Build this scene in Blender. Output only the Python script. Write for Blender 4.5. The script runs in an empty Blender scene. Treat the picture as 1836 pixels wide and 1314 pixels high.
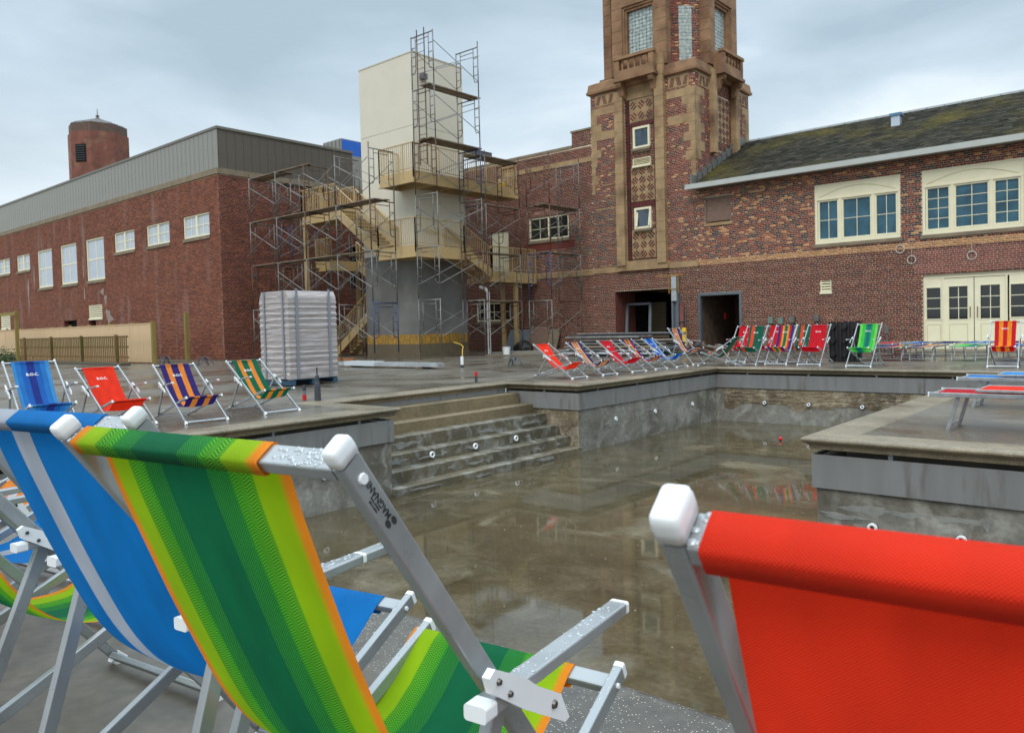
import bpy, bmesh, math, random
import numpy as np
from mathutils import Vector, Matrix
R = math.radians
rng = random.Random(7)
nrng = np.random.default_rng(11)
sc = bpy.context.scene
COL = sc.collection

# ------------------------------------------------------------------ camera
H_EYE = 1.15
cd = bpy.data.cameras.new('camera'); cam = bpy.data.objects.new('camera', cd); COL.objects.link(cam)
rt = Vector((0.75819694, 0.65149829, -0.02621808)); up = Vector((-0.0015532, 0.04201474, 0.99911578)); fw = Vector((-0.65202377, 0.7574858, -0.03286736))
m = Matrix((( rt.x, up.x, -fw.x, 0), (rt.y, up.y, -fw.y, 0), (rt.z, up.z, -fw.z, H_EYE), (0, 0, 0, 1)))
cam.matrix_world = m
cd.sensor_width = 36; cd.lens = 1390.56/1836*36; cd.shift_y = -(657-632.08)/1836
cd.clip_start = 0.05; cd.clip_end = 4000
cd.dof.use_dof = True; cd.dof.focus_distance = 2.6; cd.dof.aperture_fstop = 13
sc.camera = cam

# ------------------------------------------------------------------ world / light
SUN_EL, SUN_AZ = 45, 158       # azimuth: clockwise from +Y, where the light comes from
w = bpy.data.worlds.new('World'); sc.world = w; w.use_nodes = True
nt = w.node_tree; nt.nodes.clear()
def N(nt, t, **kw):
    n = nt.nodes.new(t)
    for k, v in kw.items(): setattr(n, k, v)
    return n
out = N(nt, 'ShaderNodeOutputWorld'); mix = N(nt, 'ShaderNodeMixShader')
sky = N(nt, 'ShaderNodeTexSky'); sky.sky_type = 'NISHITA'; sky.sun_disc = False
sky.sun_elevation = R(SUN_EL); sky.sun_rotation = R(SUN_AZ)
bg1 = N(nt, 'ShaderNodeBackground'); bg1.inputs[1].default_value = 0.10
nt.links.new(sky.outputs[0], bg1.inputs[0])
tc = N(nt, 'ShaderNodeTexCoord'); sep = N(nt, 'ShaderNodeSeparateXYZ')
nt.links.new(tc.outputs['Generated'], sep.inputs[0])
mp = N(nt, 'ShaderNodeMapping'); mp.inputs['Scale'].default_value = (1.0, 1.0, 3.6)
nt.links.new(tc.outputs['Generated'], mp.inputs[0])
nz = N(nt, 'ShaderNodeTexNoise'); nz.inputs['Scale'].default_value = 1.75; nz.inputs['Detail'].default_value = 6; nz.inputs['Roughness'].default_value = .5; nz.inputs['Distortion'].default_value = .35
nt.links.new(mp.outputs[0], nz.inputs[0])
cr = N(nt, 'ShaderNodeValToRGB')
cr.color_ramp.elements[0].position = .36; cr.color_ramp.elements[0].color = (.34, .43, .50, 1)
cr.color_ramp.elements[1].position = .68; cr.color_ramp.elements[1].color = (.66, .74, .79, 1)
e = cr.color_ramp.elements.new(.52); e.color = (.45, .55, .63, 1)
nt.links.new(nz.outputs[0], cr.inputs[0])
# overcast luminance: zenith about three times the horizon, light low rim
mr = N(nt, 'ShaderNodeValToRGB')
mr.color_ramp.elements[0].position = 0.0; mr.color_ramp.elements[0].color = (1.36, 1.2, 1.09, 1)
mr.color_ramp.elements[1].position = 1.0; mr.color_ramp.elements[1].color = (3.6, 3.5, 3.4, 1)
e = mr.color_ramp.elements.new(.15); e.color = (1.26, 1.17, 1.1, 1)
for p_, v_ in ((.30, .98), (.42, 1.0), (.62, 2.2)):
    e = mr.color_ramp.elements.new(p_); e.color = (v_, v_, v_, 1)
nt.links.new(sep.outputs['Z'], mr.inputs[0])
mul = N(nt, 'ShaderNodeMix', data_type='RGBA', blend_type='MULTIPLY'); mul.inputs[0].default_value = 1
nt.links.new(cr.outputs[0], mul.inputs[6]); nt.links.new(mr.outputs[0], mul.inputs[7])
bg2 = N(nt, 'ShaderNodeBackground'); bg2.inputs[1].default_value = 1.0
nt.links.new(mul.outputs[2], bg2.inputs[0])
mix.inputs[0].default_value = .93
nt.links.new(bg1.outputs[0], mix.inputs[1]); nt.links.new(bg2.outputs[0], mix.inputs[2]); nt.links.new(mix.outputs[0], out.inputs[0])
sd = bpy.data.lights.new('sun', 'SUN'); sun = bpy.data.objects.new('sun', sd); COL.objects.link(sun)
sd.energy = .9; sd.angle = R(24); sd.color = (1, .95, .87)
az = R(SUN_AZ); dv = Vector((math.sin(az)*math.cos(R(SUN_EL)), math.cos(az)*math.cos(R(SUN_EL)), math.sin(R(SUN_EL))))
sun.rotation_euler = dv.to_track_quat('Z', 'Y').to_euler(); sun.location = (0, 0, 40)
vs = sc.view_settings; vs.view_transform = 'Standard'; vs.look = 'None'; vs.exposure = 0.5; vs.gamma = 1; vs.use_curve_mapping = False

# ------------------------------------------------------------------ materials
MATS = {}
def lin(*c): return tuple(((v/255)/12.92 if v <= 10 else (((v/255)+.055)/1.055)**2.4) for v in c)
def mat(name, col=(.5,.5,.5), rough=.6, metal=0, var=0, vscale=4, bump=0, bscale=40, col2=None, c2scale=2, c2lo=.45, c2hi=.6,
        rvar=0, rscale=3, attr=None, coat=0, spec=.5, trans=0, emit=None, stretch=(1,1,1), detail=5):
    if name in MATS: return MATS[name]
    m = bpy.data.materials.new(name); m.use_nodes = True; t = m.node_tree; b = t.nodes['Principled BSDF']
    b.inputs['Roughness'].default_value = rough; b.inputs['Metallic'].default_value = metal
    b.inputs['Specular IOR Level'].default_value = spec; b.inputs['Coat Weight'].default_value = coat
    if trans: b.inputs['Transmission Weight'].default_value = trans
    tcn = N(t, 'ShaderNodeTexCoord'); src = tcn.outputs['Object']
    mpn = N(t, 'ShaderNodeMapping'); mpn.inputs['Scale'].default_value = stretch; t.links.new(src, mpn.inputs[0]); src = mpn.outputs[0]
    def noise(s, det=detail):
        n = N(t, 'ShaderNodeTexNoise'); n.inputs['Scale'].default_value = s; n.inputs['Detail'].default_value = det; t.links.new(src, n.inputs[0]); return n
    c = None
    if attr:
        a = N(t, 'ShaderNodeAttribute'); a.attribute_name = attr; c = a.outputs['Color']
    else:
        g = N(t, 'ShaderNodeRGB'); g.outputs[0].default_value = (*col, 1); c = g.outputs[0]
    if col2:
        n = noise(c2scale); rm = N(t, 'ShaderNodeMapRange'); rm.inputs[1].default_value = c2lo; rm.inputs[2].default_value = c2hi; t.links.new(n.outputs[0], rm.inputs[0])
        x = N(t, 'ShaderNodeMix', data_type='RGBA'); t.links.new(rm.outputs[0], x.inputs[0]); t.links.new(c, x.inputs[6]); x.inputs[7].default_value = (*col2, 1); c = x.outputs[2]
    if var:
        n = noise(vscale); rm = N(t, 'ShaderNodeMapRange'); rm.inputs[1].default_value = .3; rm.inputs[2].default_value = .7; rm.inputs[3].default_value = 1-var; rm.inputs[4].default_value = 1+var; t.links.new(n.outputs[0], rm.inputs[0])
        x = N(t, 'ShaderNodeMix', data_type='RGBA', blend_type='MULTIPLY'); x.inputs[0].default_value = 1; t.links.new(c, x.inputs[6]); t.links.new(rm.outputs[0], x.inputs[7]); c = x.outputs[2]
    t.links.new(c, b.inputs['Base Color'])
    if rvar:
        n = noise(rscale); rm = N(t, 'ShaderNodeMapRange'); rm.inputs[1].default_value = .35; rm.inputs[2].default_value = .65; rm.inputs[3].default_value = max(.02, rough-rvar); rm.inputs[4].default_value = min(1, rough+rvar); t.links.new(n.outputs[0], rm.inputs[0]); t.links.new(rm.outputs[0], b.inputs['Roughness'])
    if bump:
        n = noise(bscale, 4); bp = N(t, 'ShaderNodeBump'); bp.inputs['Strength'].default_value = bump; bp.inputs['Distance'].default_value = .01; t.links.new(n.outputs[0], bp.inputs['Height']); t.links.new(bp.outputs[0], b.inputs['Normal'])
    if emit: b.inputs['Emission Color'].default_value = (*emit[:3], 1); b.inputs['Emission Strength'].default_value = emit[3]
    MATS[name] = m; return m

# ------------------------------------------------------------------ mesh helpers
class MB:
    def __init__(s): s.v = []; s.f = []
    def add(s, vs_, fs):
        o = len(s.v); s.v += [tuple(p) for p in vs_]; s.f += [tuple(i+o for i in f) for f in fs]; return s
    def box(s, x0, x1, y0, y1, z0, z1):
        return s.add([(x0,y0,z0),(x1,y0,z0),(x1,y1,z0),(x0,y1,z0),(x0,y0,z1),(x1,y0,z1),(x1,y1,z1),(x0,y1,z1)],
                     [(0,3,2,1),(4,5,6,7),(0,1,5,4),(1,2,6,5),(2,3,7,6),(3,0,4,7)])
    def quad(s, a, b, c, d): return s.add([a,b,c,d], [(0,1,2,3)])
    def loft(s, loops, cap=True):
        n = len(loops[0]); o = len(s.v)
        for l in loops: s.v += [tuple(p) for p in l]
        for i in range(len(loops)-1):
            for j in range(n):
                k = (j+1) % n; s.f.append((o+i*n+j, o+i*n+k, o+(i+1)*n+k, o+(i+1)*n+j))
        if cap:
            s.f.append(tuple(o+j for j in reversed(range(n)))); s.f.append(tuple(o+(len(loops)-1)*n+j for j in range(n)))
        return s
    def tube(s, p0, p1, side, wa, wb, r=.004, seg=2):
        p0 = Vector(p0); p1 = Vector(p1); d = (p1-p0).normalized(); a = Vector(side); a = (a-d*a.dot(d)).normalized(); b = d.cross(a)
        pr = []
        for cx_, cy_, a0 in ((wa-r, wb-r, 0), (-(wa-r), wb-r, 90), (-(wa-r), -(wb-r), 180), (wa-r, -(wb-r), 270)):
            for k in range(seg+1):
                t = R(a0+90*k/seg); pr.append((cx_+r*math.cos(t), cy_+r*math.sin(t)))
        return s.loft([[p+a*u+b*v for u, v in pr] for p in (p0, p1)])
    def cyl(s, p0, p1, r0, r1=None, n=8, cap=True):
        r1 = r0 if r1 is None else r1
        p0 = Vector(p0); p1 = Vector(p1); d = (p1-p0).normalized(); a = d.orthogonal().normalized(); b = d.cross(a)
        return s.loft([[p+(a*math.cos(2*math.pi*k/n)+b*math.sin(2*math.pi*k/n))*r_ for k in range(n)] for p, r_ in ((p0, r0), (p1, r1))], cap)
    def path(s, pts, r, n=6):
        for i in range(len(pts)-1): s.cyl(pts[i], pts[i+1], r, n=n)
        return s
    def lathe(s, o, prof, n=12):
        o = Vector(o)
        return s.loft([[o+Vector((r_*math.cos(2*math.pi*k/n), r_*math.sin(2*math.pi*k/n), z)) for k in range(n)] for r_, z in prof])
    def mesh(s, name, off=(0,0,0), smooth=False):
        me = bpy.data.meshes.new(name); o = Vector(off)
        me.from_pydata([(p[0]-o.x, p[1]-o.y, p[2]-o.z) for p in s.v], [], s.f); me.update()
        if smooth: me.polygons.foreach_set('use_smooth', [True]*len(me.polygons))
        return me
def wloc(o):
    v = Vector((0,0,0))
    while o: v += o.location; o = o.parent
    return v
def link(name, me, mt, parent=None, kind=None, loc=None):
    o = bpy.data.objects.new(name, me); COL.objects.link(o)
    if mt and me and not me.materials: me.materials.append(mt)
    if parent: o.parent = parent
    if kind: o['kind'] = kind
    if loc: o.location = loc
    return o
def obj(name, mb, mt, parent=None, kind=None, local=False, smooth=False):
    off = wloc(parent) if parent and not local else (0,0,0)
    return link(name, mb.mesh(name, off, smooth), mt, parent, kind)
def thing(name, label, cat, loc=(0,0,0), rz=0, group=None):
    o = bpy.data.objects.new(name, None); COL.objects.link(o); o.location = loc; o.rotation_euler = (0,0,rz); o.empty_display_size = .1
    return tag(o, label, cat, group)
def tag(o, label, cat, group=None):
    o['label'] = label; o['category'] = cat
    if group: o['group'] = group
    return o
def base_mesh(name, mb, mt, loc, label, cat, group=None, smooth=False):
    o = link(name, mb.mesh(name, loc, smooth), mt, None, None, loc); return tag(o, label, cat, group)
def copy_tree(o, parent=None):
    c = o.copy(); COL.objects.link(c); c.parent = parent
    for ch in o.children: copy_tree(ch, c)
    return c
def weighted(seq, ws):
    return rng.choices(seq, ws)[0]

# material library
M_mortar = mat('mortar_pale', lin(200,182,158), .9, var=.18, vscale=3, bump=.2)
M_mortar_red = mat('mortar_red', lin(160,128,104), .9, var=.25, vscale=.7)
M_brick = mat('brick_tinted', attr='Col', rough=.62, var=.16, vscale=9, bump=.25, bscale=60, spec=.35)
def effl_brick():
    m_ = mat('brick_weathered', attr='Col', rough=.75, var=.14, vscale=6, spec=.3)
    t = m_.node_tree; b = t.nodes['Principled BSDF']; c = b.inputs['Base Color'].links[0].from_socket
    tcn = N(t, 'ShaderNodeTexCoord'); mpn = N(t, 'ShaderNodeMapping'); mpn.inputs['Scale'].default_value = (1.1, 1.1, .16); t.links.new(tcn.outputs['Object'], mpn.inputs[0])
    n = N(t, 'ShaderNodeTexNoise'); n.inputs['Scale'].default_value = 1.4; n.inputs['Detail'].default_value = 8; t.links.new(mpn.outputs[0], n.inputs[0])
    rm = N(t, 'ShaderNodeMapRange'); rm.inputs[1].default_value = .56; rm.inputs[2].default_value = .74; rm.inputs[4].default_value = .62; t.links.new(n.outputs[0], rm.inputs[0])
    x = N(t, 'ShaderNodeMix', data_type='RGBA'); t.links.new(rm.outputs[0], x.inputs[0]); t.links.new(c, x.inputs[6]); x.inputs[7].default_value = (*lin(150,128,122), 1); t.links.new(x.outputs[2], b.inputs['Base Color'])
    return m_
M_brickw = effl_brick()
M_stone = mat('sandstone', lin(158,130,95), .8, var=.2, vscale=2.5, bump=.3, bscale=25, col2=lin(112,84,58), c2scale=.9, c2lo=.5, c2hi=.72)
M_stone2 = mat('sandstone_brown', lin(142,108,78), .8, var=.2, vscale=2, bump=.3, bscale=25, col2=lin(108,76,52), c2scale=1.1, c2lo=.45, c2hi=.7)
M_limest = mat('limestone', lin(126,112,92), .85, var=.2, vscale=2, bump=.3)
M_cream = mat('cream_paint', lin(230,222,190), .5, var=.04, vscale=3)
M_creamd = mat('cream_paint_groove', lin(190,180,140), .6)
M_glassb = mat('window_glass_filmed', lin(56,92,108), .16, spec=.35, var=.35, vscale=1.6, rvar=.08, rscale=4)
M_glassd = mat('window_glass_dark', lin(16,22,24), .04, spec=.9, var=.3, vscale=2)
M_glassw = mat('window_glass_pale', lin(178,186,196), .25, spec=.6, var=.06, vscale=2)
M_gblock = mat('glass_block', lin(158,168,164), .12, spec=.9, var=.45, vscale=9, bump=.6, bscale=22)
M_alu = mat('aluminium_satin', (.36,.375,.38), .36, metal=.55, bump=.03, bscale=90, var=.10, vscale=7, rvar=.12, rscale=14)
M_white = mat('white_plastic', (.78,.79,.79), .35, var=.04, vscale=8)
M_black = mat('black_plastic', (.012,.012,.013), .45)
M_bolt = mat('bolt_metal', (.12,.11,.10), .35, metal=.8)
M_steel_tan = mat('tan_painted_steel', lin(184,157,110), .5, var=.08, vscale=1.5)
M_steel_tan2 = mat('tan_steel_tread', lin(176,150,106), .55, var=.1, vscale=1.5)
M_scaf = mat('scaffold_grey', lin(112,110,106), .45, metal=.45, var=.3, vscale=3)
M_scafr = mat('scaffold_rust', lin(96,72,58), .7, metal=.3, var=.3, vscale=4)
M_scafb = mat('scaffold_blue', lin(62,72,104), .5, metal=.3, var=.3, vscale=4)
M_plank = mat('scaffold_plank', lin(122,106,88), .85, var=.3, vscale=3, stretch=(1,1,4))
M_stucco = mat('cream_stucco', lin(206,199,182), .85, var=.03, vscale=1.2, bump=.25, bscale=70)
M_cement = mat('grey_cement_coat', lin(110,108,104), .85, var=.12, vscale=.8, bump=.15, bscale=20, col2=lin(128,126,122), c2scale=.6)
M_yellow_adh = mat('yellow_adhesive', lin(184,136,42), .6, col2=lin(120,100,66), c2scale=3, stretch=(6,6,1), var=.3, vscale=8)
M_footing = mat('rough_footing', lin(104,92,72), .9, var=.3, vscale=6, stretch=(5,5,1), bump=.4)
M_clad = mat('ribbed_metal_cladding', lin(140,137,128), .42, metal=.35, var=.05, vscale=1)
M_clad2 = mat('bronze_shade_cladding', lin(92,84,74), .5, metal=.3, var=.05, vscale=1)  # bronze tone darkened to carry the end wall's shade
M_blue = mat('blue_membrane', lin(16,92,190), .5, var=.1)
M_slate = mat('roof_slate', attr='Col', rough=.9, var=.25, vscale=4, col2=lin(86,78,42), c2scale=.40, c2lo=.5, c2hi=.72, bump=.2, spec=.06)
M_gutter = mat('painted_gutter', lin(176,178,172), .45, var=.04)
M_lead = mat('lead_flashing', lin(116,116,112), .55, metal=.4, var=.15)
M_ply = mat('plywood_weathered', lin(122,98,84), .85, var=.25, vscale=5, stretch=(1,1,5))
M_newwood = mat('new_pine', lin(206,176,138), .8, var=.1, vscale=3, stretch=(6,6,.6))
M_greenwood = mat('treated_pine', lin(134,118,60), .8, var=.15, vscale=4, stretch=(5,5,.6))
M_oldwood = mat('weathered_slat', lin(124,94,56), .85, var=.25, vscale=5, stretch=(5,5,.6), col2=lin(84,78,34), c2scale=1.2)
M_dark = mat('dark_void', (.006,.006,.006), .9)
M_intblock = mat('interior_block', lin(118,108,84), .8, var=.08, vscale=1.5)
M_intbrick = mat('interior_rough_brick', lin(96,76,62), .9, var=.35, vscale=4, bump=.6, bscale=14)
M_greysteel = mat('grey_steel', lin(104,110,116), .5, metal=.3, var=.1)
M_red = mat('red_paint', lin(196,24,30), .5)
M_yellow = mat('yellow_paint', lin(222,176,30), .5, var=.1)
M_rope = mat('grey_hose', lin(70,74,82), .5)
M_galv = mat('galvanised', (.5,.52,.53), .35, metal=.7, var=.15)
def m_wrap():
    m_ = mat('stretch_wrap', lin(158,148,144), .28, spec=.6, var=.16, vscale=2.2, stretch=(1,1,22), bump=.35, bscale=5, detail=8, col2=lin(182,178,178), c2scale=2.6, c2lo=.5, c2hi=.66)
    return m_
M_wrap = m_wrap()
M_leaf = mat('shrub_leaf', lin(56,76,36), .6, var=.4, vscale=6)

# wet concrete family
def concrete(name, c1, c2, c3, wet_lo, wet_hi, r_wet, r_dry, sc1=.5, bump=.12, ripple=0, speck=None):
    m_ = bpy.data.materials.new(name); m_.use_nodes = True; t = m_.node_tree; b = t.nodes['Principled BSDF']
    tcn = N(t, 'ShaderNodeTexCoord')
    def nz_(s, d=6, dist=0, rough=.55):
        n = N(t, 'ShaderNodeTexNoise'); n.inputs['Scale'].default_value = s; n.inputs['Detail'].default_value = d; n.inputs['Distortion'].default_value = dist; n.inputs['Roughness'].default_value = rough
        t.links.new(geo.outputs['Position'], n.inputs[0]); return n
    geo = N(t, 'ShaderNodeNewGeometry')
    def rng_(sk, a, b_, c=0, d=1):
        r_ = N(t, 'ShaderNodeMapRange'); r_.inputs[1].default_value = a; r_.inputs[2].default_value = b_; r_.inputs[3].default_value = c; r_.inputs[4].default_value = d; t.links.new(sk, r_.inputs[0]); return r_.outputs[0]
    def mix_(f, a, b_):
        x = N(t, 'ShaderNodeMix', data_type='RGBA'); t.links.new(f, x.inputs[0])
        for i, v in ((6, a), (7, b_)):
            if isinstance(v, tuple): x.inputs[i].default_value = (*v, 1)
            else: t.links.new(v, x.inputs[i])
        return x.outputs[2]
    n1 = nz_(sc1, 8, .4); n2 = nz_(sc1*3.7, 8, .8); n3 = nz_(18, 5)
    col = mix_(rng_(n1.outputs[0], .38, .62), c1, c2)
    col = mix_(rng_(n2.outputs[0], .48, .70), col, c3)
    x = N(t, 'ShaderNodeMix', data_type='RGBA', blend_type='MULTIPLY'); x.inputs[0].default_value = 1; t.links.new(col, x.inputs[6]); t.links.new(rng_(n3.outputs[0], .3, .7, .8, 1.2), x.inputs[7]); col = x.outputs[2]
    if speck:
        vo = N(t, 'ShaderNodeTexVoronoi'); vo.inputs['Scale'].default_value = speck[0]; t.links.new(geo.outputs['Position'], vo.inputs[0])
        vc = N(t, 'ShaderNodeSeparateColor'); t.links.new(vo.outputs['Color'], vc.inputs[0])
        f1 = rng_(vo.outputs['Distance'], .28, .2); f2 = rng_(vc.outputs[0], speck[2], speck[2]+.02)
        mm = N(t, 'ShaderNodeMath', operation='MULTIPLY'); t.links.new(f1, mm.inputs[0]); t.links.new(f2, mm.inputs[1])
        col = mix_(mm.outputs[0], col, speck[1])
    nw = nz_(sc1*1.3, 7, .5); wet = rng_(nw.outputs[0], wet_lo, wet_hi)      # 1 = dry
    dk = N(t, 'ShaderNodeMix', data_type='RGBA', blend_type='MULTIPLY'); dk.inputs[0].default_value = 1; t.links.new(col, dk.inputs[6]); t.links.new(rng_(wet, 0, 1, .78, 1.12), dk.inputs[7])
    t.links.new(dk.outputs[2], b.inputs['Base Color'])
    t.links.new(rng_(wet, 0, 1, r_wet, r_dry), b.inputs['Roughness'])
    bp = N(t, 'ShaderNodeBump'); bp.inputs['Distance'].default_value = .01
    t.links.new(rng_(wet, 0, 1, ripple, bump), bp.inputs['Strength']); nb = nz_(9 if ripple else 30, 5); t.links.new(nb.outputs[0], bp.inputs['Height']); t.links.new(bp.outputs[0], b.inputs['Normal'])
    b.inputs['Specular IOR Level'].default_value = .5
    MATS[name] = m_; return m_
M_deck = concrete('wet_deck_concrete', lin(100,93,82), lin(84,78,68), lin(106,98,86), .36, .60, .15, .44, .42, .08)
M_cop = concrete('exposed_aggregate_coping', lin(122,110,90), lin(104,94,76), lin(130,118,96), .36, .6, .25, .5, .6, .25, speck=(95, lin(196,184,160), .72))
M_copnear = concrete('shell_aggregate_coping', lin(92,88,82), lin(80,76,70), lin(104,98,88), .36, .6, .25, .5, .6, .25, speck=(120, lin(196,190,174), .62))
M_floor = concrete('wet_pool_floor', lin(94,84,62), lin(78,69,51), lin(106,96,76), .55, .66, .045, .40, .5, .22, ripple=.012)
M_wall = concrete('stained_pool_plaster', lin(128,125,117), lin(98,92,81), lin(150,147,138), .3, .6, .45, .75, .9, .25)
M_wallagg = concrete('broken_aggregate_wall', lin(122,106,84), lin(90,78,60), lin(150,140,120), .3, .6, .6, .9, 1.4, .9, speck=(34, lin(176,162,136), .55))
M_step = concrete('wet_step_concrete', lin(104,94,74), lin(82,76,62), lin(136,134,126), .3, .62, .3, .6, .9, .2)
M_steptan = concrete('tan_step_concrete', lin(128,112,84), lin(104,91,69), lin(116,104,82), .3, .62, .35, .6, .9, .2)
M_fascia = mat('grey_fascia_panel', lin(122,121,119), .45, var=.10, vscale=2.2, rvar=.1, stretch=(3,3,.5), col2=lin(92,88,82), c2scale=2.0, c2lo=.58, c2hi=.75)
M_grate = mat('gutter_grate', lin(112,110,106), .6)

# ------------------------------------------------------------------ ground, deck, pool
gm = MB()
for a, b_, c, d in ((-1600,1600,-1600,-9), (-1600,1600,64,1600), (-1600,-66,-9,64), (26,1600,-9,64)):
    gm.quad((a,c,-.03),(b_,c,-.03),(b_,d,-.03),(a,d,-.03))
obj('ground', gm, mat('sandy_ground', lin(120,112,96), .9, var=.2, vscale=.2), kind='structure')
PX, PN, PF = -8.78, 2.06, 18.1        # pool left edge, near edge, far edge
RX, RY0, RY1 = -10.6, 7.6, 12.15      # step recess
IX, IY0, IY1, IX1 = -2.8, 7.6, 13.0, 5.0
CW = .42
deck = obj('deck', MB().box(-66, 26, -9, -8.99, -.25, -.012), M_dark, kind='structure')
def slabs(x0, x1, y0, y1, s):
    nx = max(1, round((x1-x0)/s)); ny = max(1, round((y1-y0)/s)); g = .004
    for i in range(nx):
        for j in range(ny):
            a = x0+(x1-x0)*i/nx; b_ = x0+(x1-x0)*(i+1)/nx; c = y0+(y1-y0)*j/ny; d = y0+(y1-y0)*(j+1)/ny
            obj('slab', MB().box(a+(g if i else 0), b_-(g if i < nx-1 else 0), c+(g if j else 0), d-(g if j < ny-1 else 0), -.14, 0), M_deck, deck)
slabs(-66, -23, -9, 64, 15); slabs(-23, RX-CW, -9, 64, 4.2)
slabs(RX-CW, PX-CW, -9, RY0-CW, 4.1); slabs(RX-CW, PX-CW, RY1+CW, 64, 4.5)
slabs(PX-CW, 26, -9, PN-CW, 3.9); slabs(PX-CW, 26, PF+CW, 64, 5.2)
obj('pool_floor', MB().box(RX-.4, 24, PN-.5, PF+.5, -1.5, -1.33), M_floor, kind='structure')
cop = obj('pool_coping', MB().box(20, 20.4, PN-.3, PN-.1, -.1, -.09), M_cop, kind='structure')
pw = obj('pool_wall', MB().box(22, 22.2, PN, PF, -1.33, -.1), M_wall, kind='structure')
island = obj('island_slab', MB().box(IX+CW, IX1, IY0+CW, IY1-CW, -.14, 0), M_deck, kind='structure')
obj('slab_base', MB().box(IX+.5, IX1-.1, IY0+.5, IY1-.5, -1.33, -.15), M_wall, island)
PROF = [(-CW,0),(-.02,.003),(.005,-.003),(.02,-.02),(.02,-.035),(.005,-.05),(-.012,-.062),(-.03,-.07),(-.042,-.085),(-.05,-.12),(-.30,-.12),(-.31,-.05),(-CW,-.05)]
def edge(A, B, n, mA, mB, m_cop=None, wallmat=None, step=2.42, fascia=True, lower=-1.33, parent=None):
    """coping, brackets, gutter fascia and wall along the pool edge A->B, n pointing to the pool; m = +1 convex, -1 concave, 0 straight"""
    A = Vector((*A,0)); B = Vector((*B,0)); n = Vector((*n,0)); L = (B-A).length; d = (B-A)/L
    def P(t, o, z, e0, e1):
        tt = t
        if e0: tt -= mA*o
        if e1: tt += mB*o
        p = A+d*tt+n*o; return (p.x, p.y, z)
    def extr(prof, t0, t1, e0, e1):
        b_ = MB(); flip = d.cross(Vector((0,0,1))).dot(n) < 0
        l0 = [P(t0, o, z, e0, 0) for o, z in prof]; l1 = [P(t1, o, z, 0, e1) for o, z in prof]
        if not flip: l0.reverse(); l1.reverse()
        return b_.loft([l0, l1])
    k = max(1, round(L/step)); par = parent or cop
    for i in range(k):
        t0 = L*i/k; t1 = L*(i+1)/k; e0 = i == 0; e1 = i == k-1
        obj('coping_stone', extr(PROF, t0+(0 if e0 else .003), t1-(0 if e1 else .003), e0, e1), m_cop or M_cop, cop)
        if fascia:
            f = extr([(-.075,-.175),(-.06,-.172),(-.06,-.50),(-.075,-.503)], t0+(0 if e0 else .002), t1-(0 if e1 else .002), e0, e1)
            obj('fascia_panel', f, M_fascia, pw)
    if fascia:
        nb = max(1, round(L/1.5))
        for i in range(nb):
            t = L*(i+.5)/nb; p = A+d*t+n*(-.085); b_ = MB()
            b_.box(p.x-.02, p.x+.02, p.y-.02, p.y+.02, -.2, -.118); obj('bracket', b_, M_greysteel, pw)
        obj('gutter_grate', extr([(-.30,-.21),(-.08,-.20),(-.08,-.22),(-.30,-.23)], 0, L, 1, 1), M_grate, pw)
        obj('gutter_back', extr([(-.40,-.125),(-.31,-.125),(-.31,-.5),(-.40,-.5)], 0, L, 1, 1), mat('gutter_concrete', lin(96,92,84), .8, var=.2), pw)
    obj('wall_face', extr([(-.60,-.47),(-.095,-.47),(-.095,-.505),(-.10,lower),(-.60,lower)], 0, L, 1, 1), wallmat or M_wall, pw)
edge((PX,PN), (24,PN), (0,1), -1, 0, M_copnear)
edge((PX,PN), (PX,RY0), (1,0), -1, 1)
edge((PX,RY0), (RX,RY0), (0,1), 1, -1)
edge((RX,RY0), (RX,RY1), (1,0), -1, -1, fascia=False)
obj('gutter_back', MB().box(RX-.3, RX-.06, RY0, RY1, -.5, -.121), M_fascia, pw)
edge((RX,RY1), (PX,RY1), (0,-1), -1, 1, wallmat=M_wallagg)
edge((PX,RY1), (PX,PF), (1,0), 1, -1)
edge((PX,PF), (24,PF), (0,-1), -1, 0, wallmat=M_wall)
edge((IX,IY0), (IX,IY1), (-1,0), 1, 1)
edge((IX1,IY0), (IX,IY0), (0,-1), 0, 1)
edge((IX,IY1), (IX1,IY1), (0,1), 1, 0)
# spalled aggregate band on the far wall: a rough proud layer
sp = MB(); nx = 90; nzv = 12; x0, x1, z0, z1 = PX+.12, 3.0, -.90, -.52; grid = []
for j in range(nzv+1):
    for i in range(nx+1):
        fx = x0+(x1-x0)*i/nx; edgez = (.10*math.sin(fx*3.1)+.06*math.sin(fx*7.7+1)) if j == 0 else 0
        y = PF+.095-(.0 if j in (0, nzv) else rng.uniform(.004, .022)); grid.append((fx, y, z0+(z1-z0)*j/nzv+(edgez if j == 0 else 0)))
sp.add(grid, [(j*(nx+1)+i, j*(nx+1)+i+1, (j+1)*(nx+1)+i+1, (j+1)*(nx+1)+i) for j in range(nzv) for i in range(nx)])
obj('spalled_band', sp, M_wallagg, pw)
# steps
st = obj('pool_steps', MB().box(RX-.05, -10.29, RY0-.1, RY1-.0, -1.34, -.21), M_steptan, kind='structure')
NOSE = [(-10.29,-.21), (-9.98,-.42), (-9.66,-.60), (-9.37,-.82), (-9.08,-1.02), (-8.79,-1.21)]
for i in range(1, 6):
    xa = NOSE[i-1][0]; xb, zz = NOSE[i]; b_ = MB(); r_ = .012
    pr = [(xa, -1.34), (xa, zz), (xb-r_, zz), (xb-r_*.3, zz-r_*.3), (xb, zz-r_), (xb-.004, -1.34)]
    b_.loft([[(x, y, z) for x, z in pr] for y in (RY1+.09, RY0-.1)])
    obj('step', b_, M_steptan if i == 1 else M_step, st)
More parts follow.
